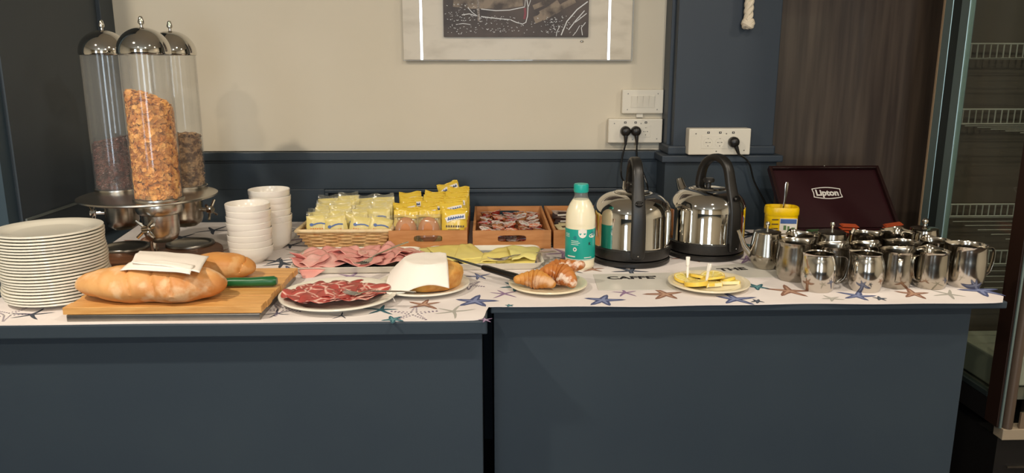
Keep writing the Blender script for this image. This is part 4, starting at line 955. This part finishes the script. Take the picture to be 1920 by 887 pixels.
jug('wide', .812, 1.968, 15, 120, 'wide steel jug behind the leftmost front jug', mt=JMB, sc=.96)
jug('straight', .906, 1.955, 30, 140, 'straight steel jug seen between the two bellied front jugs', mt=JMB)
jug('straight', 1.004, 1.976, 30, 200, 'small steel jug behind the second bellied jug', mt=JM, sc=.97)
jug('straight', 1.116, 1.986, 160, 60, 'steel jug in the middle row behind the handle-left jug', mt=JMB)
jug('straight', 1.212, 2.004, 90, 180, 'steel jug directly behind the widest right jug', mt=JM)
jug('cone', .778, 2.085, 172, 10, 'lidded conical steel teapot at the far left, spout toward the kettle', lid=True, mt=JMB)
jug('straight', .868, 2.062, 100, 20, 'steel jug with raised rim right of the conical teapot', mt=JM, sc=1.06)
jug('cone', .955, 2.072, 20, 110, 'lidded steel teapot in the middle of the back row', lid=True, mt=JMB)
jug('straight', 1.052, 2.075, 10, 140, 'steel jug in the back row right of the lidded middle teapot', mt=JM, sc=1.05)
jug('straight', 1.146, 2.085, 60, 150, 'steel jug in the back row left of the ball-knobbed pot', mt=JM, sc=1.08)
jug('cone', 1.238, 2.110, 180, 60, 'lidded steel pot with round ball knob before the glass cabinet', lid=True, mt=JM, ls='ball')

# ---------------------------------------------------------------- yellow tin with spoon
cc = aty(1463, 420, 2.35)
t = thing('yellow_canister', 'open yellow plastic canister behind the teapots, spoon standing inside', 'canister', (.918, 2.352, ZC), radians(-8))
def cs(w_, d_, z): return (rr(w_, d_, d_ * .38, 8), z)
part('body', loft([cs(.092, .070, 0), cs(.096, .074, .004), cs(.096, .074, .104), cs(.092, .070, .106)]), M['cyellow'], t)
rim = MB(); lo_ = [cs(.098, .076, .102), cs(.101, .079, .106), cs(.101, .079, .122), cs(.097, .075, .128), cs(.088, .066, .128), cs(.084, .062, .112)]
part('rim', loft(lo_), M['cyellow'], t, label='thick yellow rim')
part('powder', loft([cs(.082, .060, .1123), cs(.082, .060, .1133)]), mat('cocoa_powder', '7a5a2a', .9), t, label='brown powder inside')
part('label', MB().box(-.012, .040, -.0385, -.0372, .038, .096), M['pwhite'], t, False, label='white and blue printed label')
part('label_print', MB().box(-.010, .038, -.0392, -.0386, .080, .094), M['pblue'], t, False)
part('label_print', MB().box(.000, .008, -.0392, -.0386, .060, .074).box(.012, .018, -.0392, -.0386, .056, .072).box(.024, .034, -.0392, -.0386, .050, .068), mat('label_green', '5a7a4a', .5), t, False)
dk = MB(); [dk.box(-.036, -.016, -.0382, -.0374, .090 - k * .014, .093 - k * .014) for k in range(4)]; part('label_print', dk, M['pdark'], t, False, kind='stuff')
sp = thing('teaspoon', 'steel teaspoon standing upright in the yellow canister', 'spoon', (.925, 2.352, ZC + .1115))
part('handle', MB().sweep([(-.004, 0, 0), (0, 0, .03), (.002, 0, .06), (.003, 0, .085), (.003, 0, .092)], [.0024, .0028, .0048, .0062, .0035], [.0012] * 5, (1, 0, 0), 12, .9), M['steel'], sp)

# ---------------------------------------------------------------- tea box with lid
tl, tr_, bl, br = aty(1449, 320, 2.60), aty(1652, 318, 2.60), aty(1466, 430, 2.42), aty(1687, 430, 2.42)
xv = Vector(((br - bl).x, 0, 0)).normalized(); Wd = .378; bc = (bl + br) / 2; tcn = (tl + tr_) / 2; yv = (tcn - bc); Lh_ = yv.length; yv = Vector((0, yv.y, yv.z)).normalized(); zv = xv.cross(yv)
t = thing('tea_box', 'open maroon wooden tea box with white lettered lid, behind the steel jugs', 'box', (bc.x, 2.42, ZC))
D_ = .235; W_ = Wd / 2
bx = MB().box(-W_, W_, -D_, 0, 0, .004)
part('bottom', bx, M['maroond'], t, False)
for nm, q in (('side', (-W_, -W_ + .008, -D_, 0)), ('side', (W_ - .008, W_, -D_, 0)), ('front', (-W_ + .0082, W_ - .0082, -D_, -D_ + .008)), ('back', (-W_ + .0082, W_ - .0082, -.008, 0))):
    part(nm + '_board', MB().box(q[0], q[1], q[2], q[3], .0042, .042), M['maroon'], t, False, .001)
for k in (-1, 0, 1): part('divider', MB().box(k * .094 - .002, k * .094 + .002, -D_ + .0085, -.0085, .0045, .036), M['maroon'], t, False)
Rm = Matrix((xv, yv, zv)).transposed().to_4x4()
lid = part('lid', MB().box(-W_, W_, 0, Lh_, -.004, .002), M['maroon'], t, False, loc=(0, 0, .043), rot=Rm.to_euler())
fm = MB().box(-W_, -W_ + .010, 0, Lh_, .0021, .016).box(W_ - .010, W_, 0, Lh_, .0021, .016).box(-W_ + .0101, W_ - .0101, Lh_ - .010, Lh_, .0021, .016)
part('lid_frame', fm, M['maroond'], lid, False, .001)
part('catch', MB().ball((0, Lh_ - .004, .019), .003, 10, 6), M['steel2'], lid, label='small metal catch')
lcx = (aty(1555, 370, 2.5).x - bc.x) ; lcy = Lh_ * .565
lt = text_mesh('Lipton', .034, .0013, .0004, .88); lt.materials.append(M['pwhite']); part('lettering', lt, None, lid, loc=(lcx, lcy, .0028), label='white letters on the lid')
bw, bh = .049, .0180; out = []
N_ = 12
top = [(-bw + 2 * bw * i / N_, bh + .007 * sin(pi * i / N_)) for i in range(N_ + 1)]; bot = [(bw - 2 * bw * i / N_, -bh - .007 * sin(pi * i / N_)) for i in range(N_ + 1)]
def waist(p, sgn): return p
loopo = top + [(bw * .955, 0)] + bot + [(-bw * .955, 0)]; th_ = .0028
loopi = [(x * (1 - th_ / bw * 1.1), y * (1 - th_ / .020)) for x, y in loopo]
n = len(loopo); fr2 = MB().add([(x, y, 0) for x, y in loopo] + [(x, y, 0) for x, y in loopi], [(i, (i + 1) % n, n + (i + 1) % n, n + i) for i in range(n)])
part('emblem_border', fr2, M['pwhite'], lid, False, loc=(lcx, lcy, .0030), solid=.0006)
# tea bags
tb = [mat('tea_orange', 'b5502c', .5), mat('tea_green', '3f5c38', .5), mat('tea_red', '7c2a22', .5)]
def teabag(x, y, z, k, lbl, rot):
    solo('tea_bag', MB().box(-.0275, .0275, -.012, .012, -.0012, .0012).box(-.024, .024, -.010, .010, .0012, .0035), tb[k], lbl, 'tea bag', loc=(x, y, z), rot=rot, group='tea bags in the maroon box', smooth=False)
for k in range(4): teabag(bc.x + .010 + .003 * sin(k * 2), 2.385, ZC + .030 + k * .0090, 0, 'orange tea bag in the middle compartment, %s from the top of its pile' % ('topmost', 'second', 'third', 'lowest')[3 - k], (.15, .02 * k, .1 * sin(k)))
for k in range(4): teabag(bc.x + .152 + .003 * sin(k * 2), 2.385, ZC + .032 + k * .0090, 0, 'orange tea bag in the right compartment, %s from the top of its pile' % ('topmost', 'second', 'third', 'lowest')[3 - k], (.15, -.16, .1 * sin(k) - .1))
for k in range(3): teabag(bc.x - .100, 2.385, ZC + .030 + k * .005, 1, 'dark green tea bag in the left compartment, %s of its pile' % ('topmost', 'middle', 'lowest')[2 - k], (.1, .03 * k, .2 * k))
for k in range(2): teabag(bc.x + .150, 2.27, ZC + .034 + k * .006, 2, 'dull red tea bag at the front right of the box, %s one' % ('upper', 'lower')[1 - k], (.2, -.2 * k, .3 * k))

# ---------------------------------------------------------------- switches, sockets, cords
def wallbox(name, label, a, b, Y, dep):
    t = thing(name, label, 'socket' if 'socket' in name else 'switch', ((a.x + b.x) / 2, Y, (a.z + b.z) / 2)); w_ = (b.x - a.x) / 2; h_ = (a.z - b.z) / 2
    part('housing', MB().box(-w_, w_, -dep, 0, -h_, h_), M['plasticw'], t, False, .004)
    return t, w_, h_
def screws(t, pts, dep):
    for x, z in pts: part('screw', MB().lathe([(.0022, 0), (.0022, .0008), (1e-5, .0009)], 10, (0, 0), None, Matrix.Translation((x, -dep, z)) @ Matrix.Rotation(pi / 2, 4, 'X')), M['dsteel'], t)
t, w_, h_ = wallbox('light_switch', 'white wall plate with four rocker switches above the sockets', aty(1167, 168, WY - .02), aty(1243, 213, WY - .02), WY, .022)
screws(t, [(-w_ * .72, h_ * .66), (w_ * .72, h_ * .66), (-w_ * .74, -h_ * .66), (w_ * .7, -h_ * .66)], .0222)
part('switch_frame', MB().box(-w_ * .58, w_ * .58, -.0235, -.0221, -h_ * .50, h_ * .52), M['plasticw'], t, False, .0006)
rk = w_ * 1.12 / 4
for k in range(4): part('rocker', MB().add([(-rk * .46, -.0237, -h_ * .46), (rk * .46, -.0237, -h_ * .46), (rk * .46, -.0275, h_ * .46), (-rk * .46, -.0275, h_ * .46), (-rk * .46, -.0236, h_ * .47), (rk * .46, -.0236, h_ * .47)], [(0, 1, 2, 3), (3, 2, 5, 4), (0, 3, 4), (1, 5, 2)]), M['plasticw'], t, False, loc=((k - 1.5) * rk, 0, 0))
c0 = aty(1206, 217, WY - .01); part('conduit', MB().box(-.012, .012, -.012, 0, -h_ - .014, -h_ + .001), M['plasticw'], t, False, loc=(-.008, 0, 0))
def socket_face(t, x, z, dep, r=.0165):
    s_ = part('socket', MB().lathe([(r, 0), (r, .0016), (r * .93, .0016), (r * .9, .0008), (1e-5, .0006)], 28, (0, 0), None, Matrix.Translation((x, -dep, z)) @ Matrix.Rotation(pi / 2, 4, 'X')), M['plasticw'], t)
    h = MB().box(x - .0085, x - .0045, -dep - .0012, -dep - .0006, z - .0011, z + .0011).box(x + .0045, x + .0085, -dep - .0012, -dep - .0006, z - .0011, z + .0011).box(x - .001, x + .001, -dep - .0012, -dep - .0006, z - .001, z + .001).box(x - .0015, x + .0015, -dep - .0012, -dep - .0006, z + .0125, z + .014).box(x - .0015, x + .0015, -dep - .0012, -dep - .0006, z - .013, z - .0105)
    part('contact_holes', h, M['pblack'], s_, False)
def socketbox(label, a, b, Y, dep, plugs):
    t, w_, h_ = wallbox('socket_box', label, a, b, Y, dep)
    part('socket_frame', MB().box(-w_ * .60, w_ * .56, -dep - .001, -dep + .001, -h_ * .52, h_ * .5), M['plasticw'], t, False, .0005)
    xs = [-w_ * .38, .0, w_ * .38] if plugs != 1 else [-w_ * .38, -w_ * .0, w_ * .42]
    for k, x in enumerate(xs):
        part('marker', MB().box(x - .0042, x + .0042, -dep - .0010, -dep - .0001, h_ * .62, h_ * .62 + .007), M['pblack'], t, False)
        part('marker', MB().box(x - .0015, x + .0015, -dep - .0014, -dep - .0011, h_ * .62 + .002, h_ * .62 + .005), M['pwhite'], t, False)
    screws(t, [(-w_ * .78, h_ * .62), (w_ * .2, h_ * .62), (-w_ * .1, -h_ * .72), (w_ * .8, -h_ * .66)], dep + .0002)
    return t, xs, w_, h_
YS1 = WY; d1 = .035
t, xs, w1, h1 = socketbox('white triple socket box on the cream wall with two black plugs', aty(1141, 223, WY - .035), aty(1241, 268, WY - .035), YS1, d1, 2)
socket_face(t, xs[2], -h1 * .05, d1)
part('socket', MB().box(xs[0] - .017, xs[0] + .017, -d1 - .0015, -d1, -.018, .016).box(xs[1] - .017, xs[1] + .017, -d1 - .0015, -d1, -.018, .016), M['plasticw'], t, False)
S1 = t.location.copy(); S1x = xs
t, xs, w2, h2 = socketbox('white triple socket box on the blue column with one black plug', aty(1292, 241, CYF - .045), aty(1405, 290, CYF - .045), CYF, .05, 1)
socket_face(t, xs[0], -h2 * .05, .05); socket_face(t, xs[1], -h2 * .05, .05); part('socket', MB().box(xs[2] - .017, xs[2] + .017, -.0515, -.05, -.018, .016), M['plasticw'], t, False)
S2 = t.location.copy(); S2x = xs
def plug(label, c, ddir, cordpts, clabel):
    t = thing('power_plug', label, 'plug', c); Mx = Matrix.Rotation(pi / 2, 4, 'X')
    part('plug_head', MB().lathe([(1e-5, 0), (.0165, 0), (.0185, .004), (.0185, .018), (.015, .026), (.009, .030), (1e-5, .031)], 26, (0, 0), None, Mx), M['black'], t)
    d = Vector(ddir).normalized(); part('cord_relief', MB().tube([Vector((0, -.018, 0)) + d * .008, Vector((0, -.020, 0)) + d * .022, Vector((0, -.020, 0)) + d * .048], [.0085, .0072, .0042], 12), M['black'], t)
    P = [Vector((0, -.020, 0)) + d * .044] + [Vector(p) - Vector(c) for p in cordpts]
    # smooth the cord with a Catmull-Rom
    Q = []
    for i in range(len(P) - 1):
        p0, p1, p2, p3 = P[max(i - 1, 0)], P[i], P[i + 1], P[min(i + 2, len(P) - 1)]
        for k in range(6):
            u = k / 6; Q.append(.5 * ((2 * p1) + (p2 - p0) * u + (2 * p0 - 5 * p1 + 4 * p2 - p3) * u * u + (3 * p1 - p0 - 3 * p2 + p3) * u ** 3))
    Q.append(P[-1]); part('cord', MB().tube(Q, .0032, 8), M['blackg'], t)
    return t
plug('left black plug in the socket box on the cream wall', (S1.x + S1x[0], WY - d1 - .001, S1.z), (0, 0, -1), [aty(1166, 300, WY - .06), aty(1165, 330, WY - .08), aty(1172, 355, WY - .14), Vector((.40, 2.55, .96)), Vector((.40, 2.42, ZC + .004)), Vector((.41, 2.31, ZC + .006))], '')
plug('second black plug in the socket box on the cream wall', (S1.x + S1x[1], WY - d1 - .001, S1.z), (.08, 0, -1), [aty(1195, 298, WY - .06), aty(1208, 330, WY - .08), aty(1214, 360, WY - .12), Vector((.52, 2.62, .95)), Vector((.56, 2.50, ZC + .004)), Vector((.62, 2.40, ZC + .006))], '')
plug('black plug in the socket box on the blue column', (S2.x + S2x[2], CYF - .051, S2.z), (.42, 0, -1), [aty(1404, 305, CYF - .07), aty(1414, 340, CYF - .07), aty(1432, 375, CYF - .07), Vector((1.0, 2.655, .94)), Vector((.98, 2.58, ZC + .004)), Vector((.86, 2.50, ZC + .004)), Vector((.78, 2.40, ZC + .004))], '')

# ---------------------------------------------------------------- rope
rp_ = aty(1402, 52, CYF - .03); t = thing('hanging_rope', 'thick off-white rope end with a knot hanging in front of the blue column', 'rope', rp_)
for s_ in range(3):
    P = [Vector((.0078 * cos(2 * pi * s_ / 3 + z * 95), .0078 * sin(2 * pi * s_ / 3 + z * 95), .024 + z)) for z in [k * .004 for k in range(120)]]; part('strand', MB().tube(P, .0086, 8), M['rope'], t)
kt = MB()
for k in range(3): kt.tube([Vector(((.012 + .003 * (k == 1)) * cos(a), .012 * sin(a), .013 + .006 * (k - 1) + .004 * sin(2 * a + k))) for a in [2 * pi * i / 16 for i in range(17)]], .0086, 8)
kt.ball((0, 0, 0), (.009, .009, .006), 10, 6); part('knot', kt, M['rope'], t)

# ---------------------------------------------------------------- picture
PY = WY - .022
pa, pb_ = aty(757, 112, PY), aty(1183, 110, PY); pz0 = pa.z; px0, px1 = pa.x, pb_.x
t = thing('picture', 'wide framed glass picture with dark photo centre hanging on the cream wall', 'picture', ((px0 + px1) / 2, WY, pz0)); oc = Vector(((px0 + px1) / 2, WY, pz0))
stone = mat('stone_print', 'cfc5b2', .35, c2='b3a894', scale=9, detail=9, stretch=(1, 1, 2.2), lo=.5, hi=.85)
part('panel', MB().box(px0 - oc.x, px1 - oc.x, -.022, -.012, 0, .75), stone, t, False, .001, label='pale stone patterned panel')
part('edge', MB().box(px1 - oc.x, px1 - oc.x + .006, -.022, -.010, 0, .75).box(px0 - oc.x, px1 - oc.x + .006, -.022, -.010, -.004, 0), glassy('edge_glass', (.8, .82, .78, 1), cloud=.3), t, False)
part('spacer', MB().box(-.2, .2, -.012, 0, .1, .7), M['plasticw'], t, False)
ia, ib = aty(832, 69, PY - .012), aty(1103, 69, PY - .012)
photo = mat('dark_photo', '5a4c44', .5, c2='2a211f', scale=7, detail=6, lo=.3, hi=.7)
ph = part('photo', MB().box(ia.x - oc.x, ib.x - oc.x, -.034, -.0225, ia.z - oc.z, .64), photo, t, False, .0008, label='dark brown still life photograph')
for pxx, sg in ((791, 1), (1141, -1)):
    q = aty(pxx, 110, PY - .003); x = q.x - oc.x; k = .00034
    part('mirror_strip', MB().add([(x - .0040, -.0236 - k * sg, 0), (x + .0040, -.0236 + k * sg, 0), (x + .0040, -.0236 + k * sg, .75), (x - .0040, -.0236 - k * sg, .75), (x - .0040, -.0222, 0), (x + .0040, -.0222, 0), (x + .0040, -.0222, .75), (x - .0040, -.0222, .75)],
         [(0, 1, 2, 3), (4, 0, 3, 7), (1, 5, 6, 2), (4, 5, 1, 0)]), M['chrome'], t, False, label='narrow mirror strip')
q = aty(1091, 78, PY) - oc; part('stud', MB().ball((q.x, -.0225, q.z), (.007, .003, .004), 14, 8), M['chrome'], t)
def pstroke(mb, pts, w_, y=-.0345):
    P = []
    for (a_, b_) in pts: v = aty(a_, b_, PY - .012) - oc; P.append((v.x, v.z))
    stroke(mb, P, w_, y)
wh = MB()
pstroke(wh, [(902, 17), (930, 20), (955, 19), (984, 13)], .0028); pstroke(wh, [(902, 31), (925, 34), (957, 37)], .003); pstroke(wh, [(955, 36), (968, 42), (980, 45), (986, 42), (989, 30), (990, 12), (988, 0)], .0028); pstroke(wh, [(995, 0), (991, 12)], .0018); pstroke(wh, [(985, 0), (984, 12)], .0018)
pstroke(wh, [(1102, 3), (1082, 18), (1063, 40), (1052, 66)], .0036); pstroke(wh, [(1096, 20), (1080, 38), (1066, 56)], .003); pstroke(wh, [(1100, 25), (1085, 37), (1078, 42)], .0026); pstroke(wh, [(1098, 42), (1090, 52), (1092, 66)], .0024); pstroke(wh, [(1087, 48), (1080, 60), (1074, 67)], .002); pstroke(wh, [(1050, 48), (1044, 60), (1043, 68)], .0022)
pstroke(wh, [(866, 28), (880, 26), (893, 30)], .0026); pstroke(wh, [(877, 14), (886, 24), (895, 30)], .0022); pstroke(wh, [(855, 46), (868, 44), (882, 46)], .002)
rnd = random.Random(9)
for k in range(260):
    a_ = rnd.choice([rnd.gauss(865, 22), rnd.gauss(930, 30), rnd.gauss(1045, 18)]); b_ = rnd.uniform(6, 66) if a_ < 900 else rnd.uniform(30, 62)
    if 834 < a_ < 1100: s_ = rnd.uniform(.3, 1.3); pstroke(wh, [(a_ - s_, b_ - s_ * rnd.uniform(-1, 1)), (a_ + s_, b_ + s_ * rnd.uniform(-1, 1))], .0012 + .0008 * rnd.random())
part('photo_highlight', wh, mat('photo_white', 'd9d9d8', .4), ph, False, kind='stuff')
rd = MB(); pstroke(rd, [(984, 15), (985, 25), (983, 36)], .008, -.0343); part('photo_detail', rd, mat('photo_red', '7d2226', .4), ph, False)
rb = MB(); pstroke(rb, [(896, 0), (897, 20), (898, 40)], .008, -.0344); part('photo_detail', rb, mat('photo_rope', 'a59a90', .5, c2='5a5048', scale=300), ph, False)
tn = MB(); pstroke(tn, [(1002, 38), (1012, 34), (1022, 24)], .024, -.0342); pstroke(tn, [(1015, 30), (1030, 22), (1050, 8)], .036, -.03415); pstroke(tn, [(1040, 22), (1058, 10), (1078, 0)], .020, -.0341); pstroke(tn, [(1000, 14), (1015, 8), (1030, 2)], .016, -.0342); pstroke(tn, [(850, 4), (880, 8), (905, 8), (945, 8), (980, 3)], .030, -.0342); part('photo_detail', tn, mat('photo_tan', '8a7a68', .5, c2='43372f', scale=22, detail=6, lo=.42, hi=.62), ph, False)

# ---------------------------------------------------------------- fridge cabinet
FX = 1.474; FY0, FY1 = 2.03, 2.56
t = thing('display_fridge', 'tall glass-sided display fridge with wire shelves at the right', 'fridge', (FX, FY0, 0)); HT = 2.1
fx1 = .56; D = FY1 - FY0
dark = mat('fridge_inner', '5a4c40', .5, c2='52463b', scale=3); black_f = mat('fridge_base', '120f0d', .5)
part('plinth', MB().box(.012, fx1, .006, D, .04, .395), black_f, t, False)
part('door_sill', MB().box(.012, fx1, -.012, .03, .396, .43), mat('sill', 'a08f78', .4), t, False, .002, label='beige sill under the door')
part('back_panel', MB().box(fx1 + .001, fx1 + .02, 0, D, .04, HT), dark, t, False)
part('rear_panel', MB().box(.03, fx1, D - .02, D, .43, HT), dark, t, False)
part('roof', MB().box(0, fx1 + .02, 0, D, HT, HT + .08), black_f, t, False)
part('lower_rail', MB().box(0, .02, .06, D, .43, .50), black_f, t, False)
part('lower_strip', MB().box(-.001, .018, .06, D - .06, .501, .516), M['alud'], t, False)
part('interior_floor', MB().box(.02, fx1, .06, D - .02, .49, .50), mat('fridge_floor', '6a665a', .5), t, False)
# rear corner aluminium frame
part('frame_edge', MB().box(-.003, .0, D - .019, D - .010, .43, HT), M['bronze'], t, False)
part('corner_post', MB().box(-.002, .02, D - .062, D - .02, .43, HT), M['alu'], t, False, .002, label='light aluminium post')
part('gasket', MB().box(0, .018, D - .105, D - .0625, .43, HT), M['alud'], t, False)
part('corner_post', MB().box(-.001, .018, D - .150, D - .106, .43, HT), M['alu'], t, False, .002, label='light aluminium inner post')
part('glass_pane', MB().box(.004, .010, .058, D - .151, .517, HT), M['glass'], t, False)
part('front_post', MB().box(-.001, .03, .0, .057, .431, HT), M['brown'], t, False, .001, label='dark brown front post')
part('door_frame', MB().box(.004, .010, -.006, -.001, .431, HT), M['alu'], t, False)
part('door_frame', MB().tube([(.030, .0, .431), (.030, .0, HT)], .014, 12), mat('door_profile', '6b5a4c', .35, .4), t)
part('door_pane', MB().box(.062, fx1, -.008, -.002, .48, HT), M['glass'], t, False)
part('door_bottom', MB().box(.062, fx1, -.008, -.001, .431, .479), mat('door_skin', '75624e', .45, c2='6a5846', scale=4, stretch=(1, 1, 8)), t, False)
part('drawer_line', MB().box(.05, fx1, .0, .0055, .30, .306).box(.05, fx1, .0, .0055, .20, .206), M['dsteel'], t, False)
wm = mat('wire', 'b3ac9e', .35, .2); wmd = mat('wire_dull', '8d867a', .4, .2)
for k, (yp, ypt) in enumerate([(110, 82), (232, 205), (405, 383), (495, 470)]):
    z = aty(1850, yp, 2.50).z; zt = aty(1850, ypt, 2.50).z; Y = 2.50 - FY0
    gd = MB().tube([(.03, Y, zt), (fx1 - .01, Y, zt)], .0028, 6).tube([(.03, Y, z), (fx1 - .01, Y, z)], .0028, 6)
    sh = part('wire_shelf', gd, wm, t)
    up = MB(); n = 22
    for i in range(n): x = .075 + i * .0215; up.tube([(x, Y, z), (x, Y, zt)], .0022, 5)
    part('guard_wires', up, wm, sh, kind='stuff')
    cr = MB()
    for i in range(6): y_ = .12 + i * .065; cr.tube([(.03, y_, z), (fx1 - .01, y_, z)], .0018, 5)
    part('cross_wires', cr, wmd, sh, kind='stuff')
part('shelf_tray', MB().box(.05, .40, .12, .36, .505, .60), mat('white_bin', 'a39f8c', .5), t, False, .006, label='pale container on the fridge floor')

# ---------------------------------------------------------------- ceiling lamps
first = None
for i, (x, y, p) in enumerate(LAMPS):
    lb_ = ('ceiling spot ring above the bread side', 'ceiling spot ring above the kettle side', 'ceiling spot ring behind the viewer, left', 'ceiling spot ring behind the viewer, right', 'ring of the added fill spot beside the fridge')[i]  # the last ring goes with the added fridge fill spot
    if first is None:
        first = thing('ceiling_spot', lb_, 'lamp', (x, y, CEIL), group='recessed ceiling spots')
        part('ring', MB().lathe([(.060, -.004), (.075, -.004), (.075, 0), (.060, 0), (.060, -.004)], 32), M['steel2'], first)
    else: dup(first, (x, y, CEIL), (0, 0, 0), lb_, 'recessed ceiling spots')
